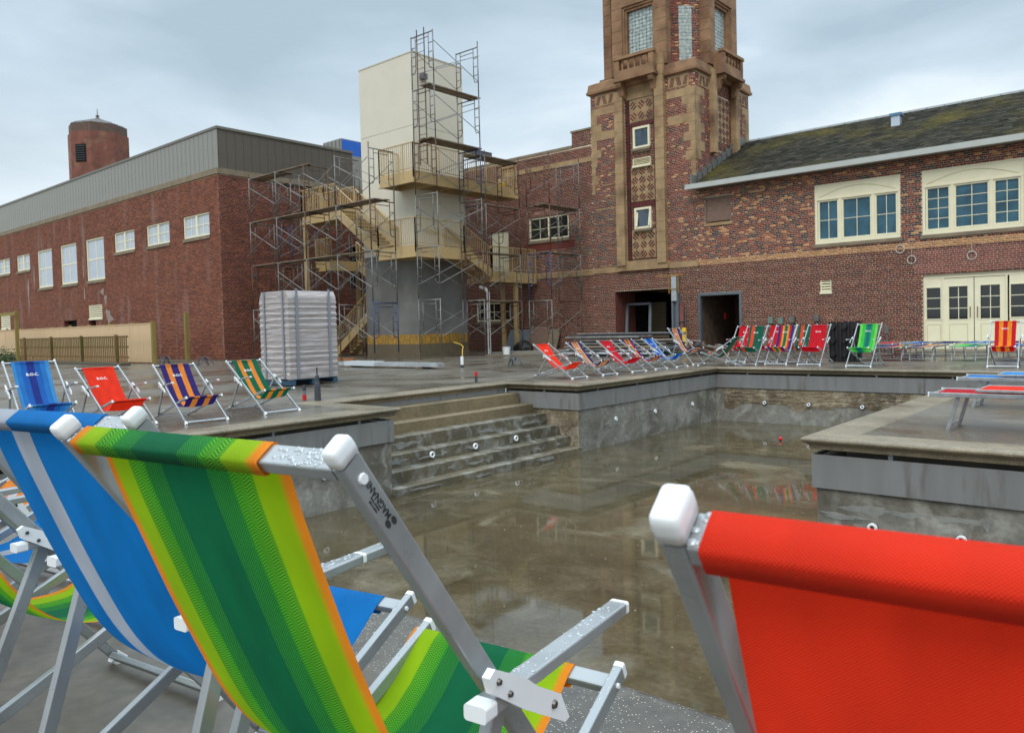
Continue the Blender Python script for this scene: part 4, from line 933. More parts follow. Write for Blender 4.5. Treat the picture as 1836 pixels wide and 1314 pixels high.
scaffold('scaffolding along the end wall of the long building, behind the front run', (-31.3,20.9,0), R(90), 3, 2.1, [4,4,4,4], blue=.2)
# climbing ladder on the tall tower
ld = MB()
for s in (0,.38): ld.cyl((SX+.7+s*.0,20.42,7.4),(SX+.7+s*.0,20.42,7.4),.01) if False else None
for s in (-.2,.2): ld.tube((SX+.75+s,20.45,7.4),(SX+.75+s,20.45,12.5),(1,0,0),.014,.02,r=.004,seg=1)
for i in range(16): ld.cyl((SX+.55,20.45,7.6+i*.31),(SX+.95,20.45,7.6+i*.31),.011,n=5)
base_mesh('ladder', ld, M_scafr, (SX+.75,20.45,7.4), 'rusty ladder tied to the tallest scaffolding tower', 'ladder')

# ------------------------------------------------------------------ deck chairs
L1, CA, CB, CE, TBO = 1.28, .436, .867, .30, .034
def stripes(name, stops, linear=False, weave=900, chev=False, rough=.72):
    """sling cloth: colour across the width (u), weave relief, slight translucency"""
    m_ = bpy.data.materials.new(name); m_.use_nodes = True; t = m_.node_tree; b = t.nodes['Principled BSDF']
    uv = N(t,'ShaderNodeUVMap'); uv.uv_map = 'UVMap'; sp_ = N(t,'ShaderNodeSeparateXYZ'); t.links.new(uv.outputs[0], sp_.inputs[0])
    u = sp_.outputs[0]; v = sp_.outputs[1]
    def math_(op, a, b_=None):
        n = N(t,'ShaderNodeMath',operation=op)
        for i, x in ((0,a),(1,b_)):
            if x is None: continue
            if isinstance(x,(int,float)): n.inputs[i].default_value = x
            else: t.links.new(x, n.inputs[i])
        return n.outputs[0]
    uu = u
    cr_ = N(t,'ShaderNodeValToRGB'); cr_.color_ramp.interpolation = 'LINEAR' if linear else 'CONSTANT'
    el = cr_.color_ramp.elements
    el[0].position = stops[0][0]; el[0].color = (*lin(*stops[0][1]),1)
    for p_, c in stops[1:-1]:
        e_ = el.new(p_); e_.color = (*lin(*c),1)
    if len(stops) > 1: el[-1].position = stops[-1][0]; el[-1].color = (*lin(*stops[-1][1]),1)
    else: el[-1].color = (*lin(*stops[0][1]),1)
    t.links.new(uu, cr_.inputs[0]); csock = cr_.outputs[0]
    if chev:
        # woven chevron bands between the plain lime and the dark centre
        au = math_('ABSOLUTE', math_('SUBTRACT', u, .5)); zz = math_('PINGPONG', math_('MULTIPLY', u, 33.0), 1.0)
        ph = math_('ADD', math_('MULTIPLY', v, 6.2832*210), math_('MULTIPLY', zz, 9.0)); sg = math_('GREATER_THAN', math_('SINE', ph), .1)
        dots = math_('GREATER_THAN', math_('MULTIPLY', math_('SINE', math_('MULTIPLY', u, 6.2832*95)), math_('SINE', math_('MULTIPLY', v, 6.2832*210))), .25)
        bandA = math_('MULTIPLY', math_('GREATER_THAN', au, .23), math_('LESS_THAN', au, .335)); bandB = math_('MULTIPLY', math_('GREATER_THAN', au, .12), math_('LESS_THAN', au, .23))
        for f_, c_ in ((math_('MULTIPLY', bandA, sg), (24,136,44)), (math_('MULTIPLY', bandB, dots), (70,176,52))):
            xm = N(t,'ShaderNodeMix',data_type='RGBA'); t.links.new(f_, xm.inputs[0]); t.links.new(csock, xm.inputs[6]); xm.inputs[7].default_value = (*lin(*c_),1); csock = xm.outputs[2]
    nzn = N(t,'ShaderNodeTexNoise'); nzn.inputs['Scale'].default_value = 5; t.links.new(uv.outputs[0], nzn.inputs[0])
    rm = N(t,'ShaderNodeMapRange'); rm.inputs[1].default_value = .3; rm.inputs[2].default_value = .7; rm.inputs[3].default_value = .84; rm.inputs[4].default_value = 1.08; t.links.new(nzn.outputs[0], rm.inputs[0])
    wv = math_('MULTIPLY', math_('SINE', math_('MULTIPLY', u, 6.2832*weave*.16)), math_('SINE', math_('MULTIPLY', v, 6.2832*weave*.40)))
    rmw = N(t,'ShaderNodeMapRange'); rmw.inputs[1].default_value = -1; rmw.inputs[2].default_value = 1; rmw.inputs[3].default_value = .84; rmw.inputs[4].default_value = 1.10; t.links.new(wv, rmw.inputs[0])
    x = N(t,'ShaderNodeMix',data_type='RGBA',blend_type='MULTIPLY'); x.inputs[0].default_value = 1; t.links.new(csock, x.inputs[6]); t.links.new(math_('MULTIPLY', rm.outputs[0], rmw.outputs[0]), x.inputs[7])
    t.links.new(x.outputs[2], b.inputs['Base Color']); b.inputs['Roughness'].default_value = rough; b.inputs['Specular IOR Level'].default_value = .25
    bp = N(t,'ShaderNodeBump'); bp.inputs['Strength'].default_value = .6; bp.inputs['Distance'].default_value = .0015; t.links.new(wv, bp.inputs['Height']); t.links.new(bp.outputs[0], b.inputs['Normal'])
    tr = N(t,'ShaderNodeBsdfTranslucent'); t.links.new(x.outputs[2], tr.inputs[0]); ms = N(t,'ShaderNodeMixShader'); ms.inputs[0].default_value = .3
    t.links.new(b.outputs[0], ms.inputs[1]); t.links.new(tr.outputs[0], ms.inputs[2]); t.links.new(ms.outputs[0], t.nodes['Material Output'].inputs[0])
    return m_
OR, LI, GR, DG = (255,150,34), (162,202,10), (56,160,44), (0,110,68)
S_green = stripes('sling_green_chevron', [(0,OR),(.03,OR),(.062,LI),(.155,LI),(.17,(126,194,22)),(.265,(96,186,30)),(.275,(14,112,54)),(.37,(6,104,60)),(.39,DG),(.61,DG),(.63,(6,104,60)),(.725,(14,112,54)),(.735,(96,186,30)),(.83,(126,194,22)),(.845,LI),(.938,LI),(.97,OR),(1,OR)], linear=True, chev=True)
S_bluew = stripes('sling_blue_white', [(0,(0,122,198)),(.2,(186,190,200)),(.36,(0,122,198)),(1,(0,122,198))])
S_redor = stripes('sling_orange_red', [(0,(250,54,24)),(1,(250,54,24))])
S_red = stripes('sling_red', [(0,(206,14,34)),(1,(206,14,34))])
S_blues = stripes('sling_blue_shades', [(0,(70,150,214)),(.1,(44,124,200)),(.24,(34,102,186)),(.4,(38,56,140)),(.6,(34,102,186)),(.76,(44,124,200)),(.9,(70,150,214))])
S_purp = stripes('sling_purple_orange', [(0,(52,36,112)),(.2,(240,140,50)),(.38,(52,36,112)),(.62,(240,140,50)),(.8,(52,36,112))])
S_grnor = stripes('sling_green_orange', [(0,(0,104,72)),(.2,(240,140,50)),(.38,(0,104,72)),(.62,(240,140,50)),(.8,(0,104,72))])
S_navyor = stripes('sling_navy_orange', [(0,(36,44,112)),(.2,(236,160,90)),(.36,(36,44,112)),(.42,(236,160,90)),(.58,(36,44,112)),(.64,(236,160,90)),(.8,(36,44,112))])
S_multi = stripes('sling_multi', [(0,(52,44,120)),(.16,(204,28,40)),(.28,(240,150,50)),(.4,(8,110,76)),(.6,(240,150,50)),(.72,(204,28,40)),(.84,(52,44,120))])
S_blgrad = stripes('sling_blue_gradient', [(0,(150,190,226)),(.25,(24,96,190)),(.5,(12,70,160)),(.75,(24,96,190)),(1,(150,190,226))], linear=True)
S_gro = stripes('sling_green_one_orange', [(0,(20,92,70)),(.62,(226,76,44)),(.84,(20,92,70))])
S_lime = stripes('sling_lime_bands', [(0,(112,222,88)),(.14,(66,196,74)),(.32,(24,140,104)),(.42,(20,112,108)),(.58,(24,140,104)),(.68,(66,196,74)),(.86,(112,222,88))])
S_redst = stripes('sling_red_orange_stripe', [(0,(204,12,34)),(.2,(244,140,30)),(.4,(204,12,34)),(.6,(244,140,30)),(.8,(204,12,34))])
S_orwh = stripes('sling_orange_white', [(0,(240,140,50)),(.3,(214,214,220)),(.45,(240,140,50))])
M_navy = stripes('sling_navy', [(0,(20,36,92)),(1,(20,36,92))])

def chair_pts(th):
    pz = CA*math.sin(th); py = -CA*math.cos(th); ph = math.asin(pz/CB)
    d = dict(T=(-L1*math.cos(th), L1*math.sin(th)), P=(py,pz), R_=(py-CB*math.cos(ph),0), S=(py+CE*math.cos(ph), pz+CE*math.sin(ph)), ph=ph, B=(-.818*math.cos(th), .818*math.sin(th)))
    return d
def strut_end(th):
    p = chair_pts(th); best = None
    for k in range(5, 60):
        t = k*.01; q = (p['R_'][0]+math.cos(p['ph'])*t, math.sin(p['ph'])*t); l = math.dist(q, p['B'])
        if best is None or abs(l-.511) < best[0]: best = (abs(l-.511), q)
    return best[1]
GP = [(-.700,.945),(-.684,.905),(-.667,.862),(-.645,.808),(-.622,.75),(-.598,.695),(-.573,.64),(-.547,.583),(-.515,.525),(-.47,.462),(-.41,.408),(-.33,.372),(-.24,.36),(-.15,.366),(-.075,.384),(-.02,.405)]
def sling_prof(th):
    """side profile of the hanging cloth, taken from the upright chair and carried over by chord and sag"""
    def ends(t):
        c, s = math.cos(t), math.sin(t); p = chair_pts(t); rd = Vector((-c,s)); nb = Vector((-s,-c))
        Tb = rd*(L1-TBO); S = Vector(p['S'])-Vector((math.cos(p['ph']), math.sin(p['ph'])))*.035
        return Tb, Tb-nb*.018-rd*.0125, S+Vector((-math.sin(p['ph']),math.cos(p['ph'])))*.013-Vector((math.cos(p['ph']), math.sin(p['ph'])))*.018, S
    _, A, B, _ = ends(R(53.6)); d = (B-A); L = d.length; d /= L; n = Vector((d.y,-d.x)); n = n if n.y < 0 else -n
    ts = [0]; sg = [0]
    for q in GP:
        r_ = Vector(q)-A; t = r_.dot(d)/L
        if 0.02 < t < .985: ts.append(t); sg.append(r_.dot(n)/L)
    ts.append(1); sg.append(0)
    Tb, A2, B2, S = ends(th); d = (B2-A2); L2 = d.length; d /= L2; n = Vector((d.y,-d.x)); n = n if n.y < 0 else -n
    k = 1 if th > .8 else .86; tt = np.linspace(0,1,41); g = np.interp(tt, ts, sg); g = np.convolve(np.pad(g, 2, mode='reflect', reflect_type='odd'), [.1,.2,.4,.2,.1], 'valid')
    return [A2+d*(L2*t_)+n*(float(v)*L2*k) for t_, v in zip(tt, g)], Tb, S
_protos = {}
def chair_meshes(thdeg):
    if thdeg in _protos: return _protos[thdeg]
    th = R(thdeg); p = chair_pts(th); c, s = math.cos(th), math.sin(th); rd = Vector((0,-c,s)); A = {}
    X = Vector((1,0,0)); y3 = lambda q, x=0: Vector((x, q[0], q[1]))
    def st_(b_, n, m_, sm=False):
        me = b_.mesh(n, smooth=False); me.materials.append(m_); A.setdefault(n, []).append(me)
    for sx in (1,-1):
        x = sx*.278
        st_(MB().tube((x,0,.012),(x,p['T'][0]*.98,p['T'][1]*.98),X,.0092,.0158,r=.0032,seg=3), 'back_rail', M_alu)
        e = y3(p['T'],x); b_ = MB()
        pr = lambda o, k: [(o, k)]
        # rounded white end cap
        a = e-rd*.022; X_, Y_ = X, rd.cross(X).normalized(); loops = []
        for o, k in ((0,1),(.009,1.03),(.016,1.02),(.021,.95),(.023,.82)):
            lp_ = []
            for cx__, cy__, a0 in ((1,1,0),(-1,1,90),(-1,-1,180),(1,-1,270)):
                for q in range(4):
                    t = R(a0+30*q); r_ = .0045; lp_.append(a+rd*o+X_*((cx__*(.0104*k-r_*k))+r_*k*math.cos(t))+Y_*((cy__*(.0169*k-r_*k))+r_*k*math.sin(t)))
            loops.append(lp_)
        st_(b_.loft(loops), 'end_cap', M_white); A['end_cap'][-1].polygons.foreach_set('use_smooth',[True]*len(A['end_cap'][-1].polygons))
        st_(MB().tube((x,.012,.0),(x,-.02,.03),X,.013,.022,r=.005), 'foot_cap', M_white)
        x2 = sx*.238; S = y3(p['S'],x2); Rr = y3(p['R_'],x2); sd_ = (S-Rr).normalized()
        st_(MB().tube(Rr+Vector((0,0,.012)), S, X, .0098, .016, r=.0035, seg=3), 'seat_rail', M_alu)
        st_(MB().tube(S-sd_*.004, S+sd_*.008, X, .0105, .017, r=.004), 'rail_plug', M_white)
        q = strut_end(th); xs = sx*.290; B = y3(p['B'],xs)
        st_(MB().tube(B-Vector((0,0,.015)), y3(q,sx*.262)+Vector((0,0,.0)), X, .0098, .0155, r=.0035, seg=3), 'strut', M_alu)
        tilt = 0.0 if thdeg > 45 else R(9); xa = sx*.308; a0 = y3(p['B'],xs); fw_ = Vector((0,math.cos(tilt),math.sin(tilt)))
        A0 = Vector((xa,p['B'][0],p['B'][1]))-fw_*.055; A1 = A0+fw_*.408
        st_(MB().tube(A0,A1,X,.0168,.0100,r=.0035,seg=3), 'armrest', M_alu)
        st_(MB().tube(A0-fw_*.022,A0+fw_*.004,X,.0174,.0108,r=.0045,seg=3), 'arm_rear_cap', M_white); st_(MB().tube(A1-fw_*.002,A1+fw_*.008,X,.0172,.0104,r=.004), 'arm_front_cap', M_white)
        # white pivot plate
        pc = Vector((0,p['B'][0],p['B'][1])); pd = (Vector((0,c,-s))*.55+fw_*.45).normalized() if thdeg > 45 else (Vector((0,c,-s))*.75+fw_*.25).normalized()
        pn = pd.cross(X).normalized(); xo = sx*.330; cen = pc+pd*.030
        out_ = [(-.118,.006),(-.110,.019),(-.03,.021),(.01,.015),(.085,.014),(.128,-.013),(.118,-.021),(-.01,-.018),(-.10,-.010)]
        if pn.z < 0: pn = -pn
        l0 = [Vector((xo-sx*.0,0,0))+cen+pd*u+pn*v for u,v in out_]; l1 = [q_-X*sx*.012 for q_ in l0]
        st_(MB().loft([l1,l0] if sx > 0 else [l0,l1]), 'pivot_plate', M_white)
        for u, v, r_ in ((.07,-.002,.0085),(-.095,.006,.006),(-.06,-.004,.006)): q_ = cen+pd*u+pn*v; st_(MB().cyl(q_+X*(xo-sx*.004), q_+X*(xo+sx*.004), r_, r_*.6, n=10), 'bolt', M_bolt)
        q_ = y3(p['P'],sx*.2872); st_(MB().cyl(q_-X*sx*.002, q_+X*sx*.006, .009, .006, n=10), 'bolt', M_bolt)
        q_ = Vector((sx*.2872,0,0))+rd*(L1-.052); st_(MB().cyl(q_-X*sx*.002,q_+X*sx*.003,.0075,.006,n=10), 'rivet_plug', M_white); q_ = S-sd_*.035+X*sx*.011; st_(MB().cyl(q_-X*sx*.002,q_+X*sx*.003,.006,.005,n=10), 'rivet_plug', M_white)
        for k in range(3): q_ = Rr+sd_*(.16+k*.11)+Vector((0,0,.02)); st_(MB().tube(q_-sd_*.03,q_+sd_*.03,X,.012,.008,r=.003), 'notch_plate', M_white)
    tb_ = rd*(L1-TBO)
    st_(MB().tube(tb_-X*.268, tb_+X*.268, rd, .0095, .0155, r=.0032, seg=3), 'top_bar', M_alu)
    fb = rd*.045; st_(MB().tube(fb-X*.262, fb+X*.262, rd, .016, .010, r=.004), 'foot_bar', M_alu)
    ph = p['ph']; sd2 = Vector((0,math.cos(ph),math.sin(ph))); S0 = y3(p['S'])-sd2*.035
    st_(MB().tube(S0-X*.228, S0+X*.228, sd2, .017, .010, r=.004), 'front_bar', M_alu)
    Rb = y3(p['R_'])+sd2*.05+Vector((0,0,.012)); st_(MB().tube(Rb-X*.228, Rb+X*.228, sd2, .014, .009, r=.004), 'rear_bar', M_alu)
    q = strut_end(th); q3 = y3(q); st_(MB().tube(q3-X*.262, q3+X*.262, sd2, .012, .009, r=.004), 'strut_bar', M_alu)
    _protos[thdeg] = A; return A
def sling_mesh(thdeg, nu=24, shift=0):
    key = ('s', thdeg, shift)
    if key in _protos: return _protos[key]
    th = R(thdeg); pts, Tb, S = sling_prof(th); c, s = math.cos(th), math.sin(th); p = chair_pts(th)
    rd = Vector((-c,s)); nb = Vector((-s,-c))      # back side of the rail
    # wrap round the top bar, then the hanging cloth, then the front bar
    wrap = [Tb-rd*.0125-nb*.013, Tb-rd*.013+nb*.0145, Tb-rd*.0105+nb*.0185, Tb+rd*.0085+nb*.019, Tb+rd*.0120+nb*.0165, Tb+rd*.0125-nb*.0, Tb+rd*.0120-nb*.0155, Tb+rd*.0075-nb*.0187, Tb-rd*.006-nb*.0187]
    sd2 = Vector((math.cos(p['ph']),math.sin(p['ph']))); n2 = Vector((-sd2.y,sd2.x))
    fr_ = [S-sd2*.012+n2*.0132, S+sd2*.014+n2*.0142, S+sd2*.021+n2*.004, S+sd2*.018-n2*.012, S-sd2*.02-n2*.015]
    body = pts[:-1]
    prof = wrap[::1]+body+fr_
    # cumulative length for v
    vl = [0]
    for i in range(1,len(prof)): vl.append(vl[-1]+(prof[i]-prof[i-1]).length)
    V, UV, F = [], [], []; hw_ = .203
    for i, q in enumerate(prof):
        tt = i/(len(prof)-1)
        for j in range(nu+1):
            u = j/nu; e_ = (2*u-1)
            inb = len(wrap) <= i < len(wrap)+len(body)
            bow = (1-e_*e_)*.012 if inb else 0
            pin = 1-.03*math.sin(math.pi*min(1,max(0,(i-len(wrap))/len(body)))) if inb else 1
            V.append((shift+e_*hw_*pin, q.x-bow*.5, q.y-bow)); UV.append((u, vl[i]))
    n = nu+1
    for i in range(len(prof)-1):
        for j in range(nu): F.append((i*n+j, i*n+j+1, (i+1)*n+j+1, (i+1)*n+j))
    me = bpy.data.meshes.new('sling'); me.from_pydata(V, [], F); me.update(); uvl = me.uv_layers.new(name='UVMap')
    for lp in me.loops: uvl.data[lp.index].uv = UV[lp.vertex_index]
    me.polygons.foreach_set('use_smooth',[True]*len(me.polygons))
    _protos[key] = me; return me
M_print = mat('white_print', (.75,.75,.73), .6)
M_ink = mat('black_print', (.02,.02,.02), .6)
def text_mesh(txt, size, name='lettering', extrude=.0004):
    cu = bpy.data.curves.new('t','FONT'); cu.body = txt; cu.size = size; cu.align_x = 'CENTER'; cu.align_y = 'CENTER'; cu.extrude = extrude; cu.offset = size*.018
    o = bpy.data.objects.new('t', cu); COL.objects.link(o); dg = bpy.context.evaluated_depsgraph_get(); me = bpy.data.meshes.new_from_object(o.evaluated_get(dg)); me.name = name
    bpy.data.objects.remove(o); bpy.data.curves.remove(cu); return me
boc = text_mesh('B.O.C.', .05); boc.materials.append(M_print)
def chair(x, y, hd_deg, thdeg, sling, label, group, letters=True, z=0, shift=0):
    key = thdeg
    root = thing('deck_chair', label, 'deck chair', (x,y,z), R(hd_deg), group)
    for n, mes in chair_meshes(key).items():
        for me in mes: link(n, me, None, root)
    o = link('sling', sling_mesh(key, 24, shift), None, root)
    if o.data.materials: o.data = o.data.copy()
    o.data.materials.clear(); o.data.materials.append(sling)
    if letters:
        pts, Tb, S = sling_prof(R(key)); q = pts[6]; d = (pts[7]-pts[5]).normalized()
        l = link('lettering', boc, None, o); xax = Vector((-1,0,0)); yax = Vector((0,-d.x,-d.y)); zax = xax.cross(yax)
        mm = Matrix((xax,yax,zax)).transposed().to_4x4(); off = zax*.006
        if zax.y < 0: off = -off
        l.matrix_local = Matrix.Translation(Vector((0,q.x,q.y))-Vector((0,.0,.012))+off) @ mm
    return root
GF, GL, GM, GR_ = 'deck chairs in the near row', 'deck chairs beyond the pool on the left deck', 'deck chairs lined up beside the pool', 'deck chairs on the far deck'
g1 = chair(-1.063,1.213,7.97,53.6,S_green,'green and lime striped deck chair with orange edges, nearest, seen from behind',GF,False,shift=-.052)
g2 = chair(-1.704,1.231,11.6,53.5,S_bluew,'bright blue deck chair with broad white stripes next to the green one',GF,False,shift=-.03)
chair(-2.576,1.171,8.3,51,S_green,'green striped deck chair at the left edge behind the blue and white one',GF,False)
chair(-3.40,1.25,9,51,S_bluew,'blue and white deck chair at the far left edge of the near row',GF,False)
chair(-4.25,1.35,9,51,S_orwh,'orange and white deck chair whose seat front shows at the left edge',GF,False)
g3 = chair(-.050,1.216,6.0,54,S_redor,'plain orange red deck chair cut off by the right edge, seen from behind',GF,False,shift=-.056)
chair(-12.1,2.95,-89,36,S_navyor,'navy and orange deck chair cut off at the left edge behind the blue one',GL)
chair(-9.764,3.287,-93,44,S_blues,'deck chair in graded blue stripes facing the pool on the left deck',GL)
chair(-10.138,4.339,-88.2,36,S_redor,'plain orange deck chair between the blue and the purple striped ones',GL)
chair(-9.684,5.077+.0,-93.8,36,S_purp,'purple deck chair with two orange stripes on the left deck',GL)
chair(-9.778,6.272,-90.2,36,S_grnor,'green deck chair with two orange stripes in front of the wrapped pallet',GL)
for i, (x, y, h, s, lb_) in enumerate([(-9.793,13.6,-88.7,S_redor,'orange red reclined deck chair at the pool corner, first of its row'),(-9.767,14.74,-91.1,S_navyor,'navy and orange striped reclined deck chair, second of the pool row'),(-9.704,15.886,-93.3,S_red,'bright red reclined deck chair, third of the pool row'),
        (-9.709,16.935,-89.7,S_multi,'green red and yellow striped reclined deck chair, fourth of the pool row'),(-9.692,17.963,-90.3,S_blgrad,'graded blue reclined deck chair, fifth of the pool row')]):
    chair(x,y,h,36,s,lb_,GM)
chair(-9.803,19.089,-94.2,52,S_navyor,'upright navy and orange striped deck chair at the end of the pool row',GM)
chair(-9.60,18.93,90,36,S_gro,'green deck chair turned away from the others beside the pool corner, seen from behind',GM,False)
chair(-8.509,19.129,-181,52,S_gro,'dark green deck chair with one orange stripe facing the pool on the far deck',GR_)
chair(-7.801,19.341,-181,52,S_multi,'multicoloured vertical striped upright deck chair on the far deck',GR_)
chair(-6.945,19.285,-181.4,52,S_red,'plain red upright deck chair in front of the black pallet',GR_)
chair(-5.662,18.909,-183.3,52,S_lime,'lime and teal green upright deck chair on the far deck',GR_)
chair(-2.861,19.366,-176.8,52,S_redst,'red and orange striped upright deck chair in front of the cream doors',GR_)
chair(-9.30,20.25,-181,52,S_red,'red deck chair half hidden behind the green one with an orange stripe',GR_)
chair(-8.42,20.30,-181,52,S_red,'red deck chair half hidden behind the multicoloured striped one',GR_)
chair(-7.61,20.25,-181,52,S_gro,'green deck chair half hidden behind the plain red upright one',GR_)
# maker's print on the near right rail
def rail_print(root, th):
    th = R(th); c, s = math.cos(th), math.sin(th); rd = Vector((0,-c,s)); lat = Vector((0,s,c))
    for txt, size, du, dv_ in (('MAGNANI',.0122,.090,-.003),('outdoor living',.0038,.088,.0045),('made in italy',.0038,.088,.0085)):
        me = text_mesh(txt, size, 'maker_print', .0002); me.materials.append(M_ink); o = link('maker_print', me, None, root)
        xa = rd; za = Vector((1,0,0)); ya = za.cross(xa)
        o.matrix_local = Matrix.Translation(Vector((.2875,0,0))+rd*(L1-du)+ya*(dv_)) @ Matrix((xa,ya,za)).transposed().to_4x4()
    b_ = MB(); xa = rd; ya = Vector((1,0,0)).cross(xa); c0 = Vector((.2875,0,0))+rd*(L1-.122)
    for dx, dy in ((0,.004),(-.004,-.0055)): 
        b_.add([c0+xa*(dx+.006*math.cos(2*math.pi*k/14))+ya*(dy+.004*math.sin(2*math.pi*k/14)) for k in range(14)], [tuple(range(14))])
    me = b_.mesh('maker_emblem'); me.materials.append(M_ink); link('maker_emblem', me, None, root)
rail_print(g1, 53.6); rail_print(g2, 53.5)
# rain drops on the nearest chairs
M_drop = mat('rain_drop', (.40,.42,.43), .06, metal=.25, spec=.6)
def drops(root, spots, nm='rain_drops'):
    V, F = [], []
    for p, ua, va, na, la, lb_, n in spots:
        for i in range(n):
            u, v = rng.uniform(-1,1)*la, rng.uniform(-1,1)*lb_; r_ = rng.choice((.0012,.0016,.002,.0028,.0036)); k = 8; o = len(V); el = rng.uniform(.8,1.6)
            ctr = p+ua*u+va*v
            for lv, (rr, hh) in enumerate(((1,0),(.8,.34),(.4,.52))):
                for q in range(k): a = 2*math.pi*q/k; V.append(tuple(ctr+ua*(math.cos(a)*r_*rr*el)+va*(math.sin(a)*r_*rr)+na*(hh*r_*.7)))
            V.append(tuple(ctr+na*(.56*r_*.9)))
            for lv in (0,1):
                for q in range(k): F.append((o+lv*k+q, o+lv*k+(q+1)%k, o+(lv+1)*k+(q+1)%k, o+(lv+1)*k+q))
            for q in range(k): F.append((o+2*k+q, o+2*k+(q+1)%k, o+3*k))
    me = bpy.data.meshes.new(nm); me.from_pydata(V,[],F); me.polygons.foreach_set('use_smooth',[True]*len(F)); me.materials.append(M_drop); link(nm, me, None, root, 'stuff')
def chair_drops(root, thd, dens=1):
    th = R(thd); p = chair_pts(th); c, s = math.cos(th), math.sin(th); X = Vector((1,0,0)); Yv = Vector((0,1,0)); Z = Vector((0,0,1)); sp_ = []
    rd = Vector((0,-c,s)); fn = Vector((0,s,c)) 
    for sx in (1,-1): sp_.append((Vector((sx*.308,p['B'][0]+.19,p['B'][1]+.0102)),Yv,X,Z,.17,.015,int(85*dens)))
    tb_ = rd*(L1-TBO)
    sp_.append((tb_+X*.212+rd*.0097,X,fn,rd,.045,.013,int(70*dens))); sp_.append((tb_-X*.262+rd*.0097,X,fn,rd,.006,.013,int(8*dens)))
    sd2 = Vector((0,math.cos(p['ph']),math.sin(p['ph']))); up_ = Vector((0,-sd2.z,sd2.y)); S = Vector((0,p['S'][0],p['S'][1]))
    for sx in (1,-1): sp_.append((S-sd2*.14+X*sx*.238+up_*.0162,sd2,X,up_,.13,.008,int(50*dens)))
    drops(root, sp_)
chair_drops(g1,53.6); chair_drops(g2,53.5,.6); chair_drops(g3,54,.8)

# ------------------------------------------------------------------ sun loungers
def lounger_meshes():
    if 'lg' in _protos: return _protos['lg']
    A = []; X = Vector((1,0,0)); L, W_, Hh = 1.9, .30, .36
    def st_(b_, n, m_): me = b_.mesh(n); me.materials.append(m_); A.append((n, me))
    for sx in (1,-1):
        st_(MB().tube((sx*W_,0,Hh),(sx*W_,L,Hh),X,.012,.022,r=.005), 'side_rail', M_alu)
        for y in (0,L): st_(MB().tube((sx*W_,y-.006,Hh),(sx*W_,y+.006,Hh),X,.0135,.0235,r=.005), 'rail_plug', M_white)
        for y, dy in ((.26,-.10),(1.62,.10)): st_(MB().tube((sx*.265,y,Hh-.01),(sx*.265,y+dy,.0),X,.010,.018,r=.004), 'leg', M_alu)
    for y in (.02,L-.02): st_(MB().tube((-W_,y,Hh),(W_,y,Hh),(0,1,0),.016,.010,r=.004), 'cross_bar', M_alu)
    for y in (.17,1.71): st_(MB().tube((-.265,y,.05),(.265,y,.05),(0,1,0),.012,.009,r=.004), 'leg_bar', M_alu)
    _protos['lg'] = A; return A
def lounger_cloth():
    if 'lc' in _protos: return _protos['lc']
    V, UV, F = [], [], []; nu, nv = 12, 24
    for i in range(nv+1):
        for j in range(nu+1):
            u = j/nu; v = i/nv; e_ = 2*u-1; V.append((e_*.286, .02+1.86*v, .368-.028*(1-e_*e_)*math.sin(math.pi*v)**.5)); UV.append((u, v*1.86))
    for i in range(nv):
        for j in range(nu): F.append((i*(nu+1)+j, i*(nu+1)+j+1, (i+1)*(nu+1)+j+1, (i+1)*(nu+1)+j))
    me = bpy.data.meshes.new('sling'); me.from_pydata(V,[],F); uvl = me.uv_layers.new(name='UVMap')
    for lp in me.loops: uvl.data[lp.index].uv = UV[lp.vertex_index]
    me.polygons.foreach_set('use_smooth',[True]*len(me.polygons)); _protos['lc'] = me; return me
def lounger(x, y, hd_, sling, label, group, visor=None, rot=0):
    root = thing('sun_lounger', label, 'sun lounger', (x,y,0), R(hd_), group)
    for n, me in lounger_meshes(): link(n, me, None, root)
    me = lounger_cloth(); me = me.copy() if me.materials else me; me.materials.clear(); me.materials.append(sling); link('sling', me, None, root)
    if visor:
        X = Vector((1,0,0)); y0, y1, zz = .42, 1.0, .408; f_ = MB()
        for sx in (1,-1): f_.tube((sx*.30,y0,zz),(sx*.30,y1,zz),X,.010,.013,r=.004)
        for yy in (y0,y1): f_.tube((-.30,yy,zz),(.30,yy,zz),(0,1,0),.012,.010,r=.004)
        vo = obj('visor_frame', f_, M_alu, root, local=True)
        c_ = MB(); c_.box(-.285,.285,y0+.01,y1-.01,zz+.004,zz+.008); me = c_.mesh('visor_cloth'); uvl = me.uv_layers.new(name='UVMap')
        for lp in me.loops: co = me.vertices[lp.vertex_index].co; uvl.data[lp.index].uv = ((co.x+.285)/.57, co.y)
        me.materials.append(visor); link('visor_cloth', me, None, vo)
    return root
GI, GFAR = 'sun loungers on the island slab', 'sun loungers on the far deck'
lounger(-1.92,8.98,-90,S_red,'red sun lounger with folded coral sunshade on the island, nearest',GI,S_redor)
lounger(-2.10,11.25,-90,stripes('sling_sky_blue',[(0,(30,130,214)),(1,(30,130,214))]),'bright blue sun lounger with folded sunshade on the island, farther',GI,stripes('sling_pale_blue',[(0,(60,150,220)),(1,(60,150,220))]))
fl = [(-5.75,21.75,S_multi,'multicoloured'),(-5.05,21.85,S_navyor,'navy and orange'),(-4.1,21.95,S_lime,'lime green'),(-3.2,21.95,S_blgrad,'graded blue'),(-2.3,21.9,S_red,'red')]
for i, (x, y, s, nm) in enumerate(fl): lounger(x,y,0,s,f'{nm} sun lounger in the front row before the cream doors',GFAR)
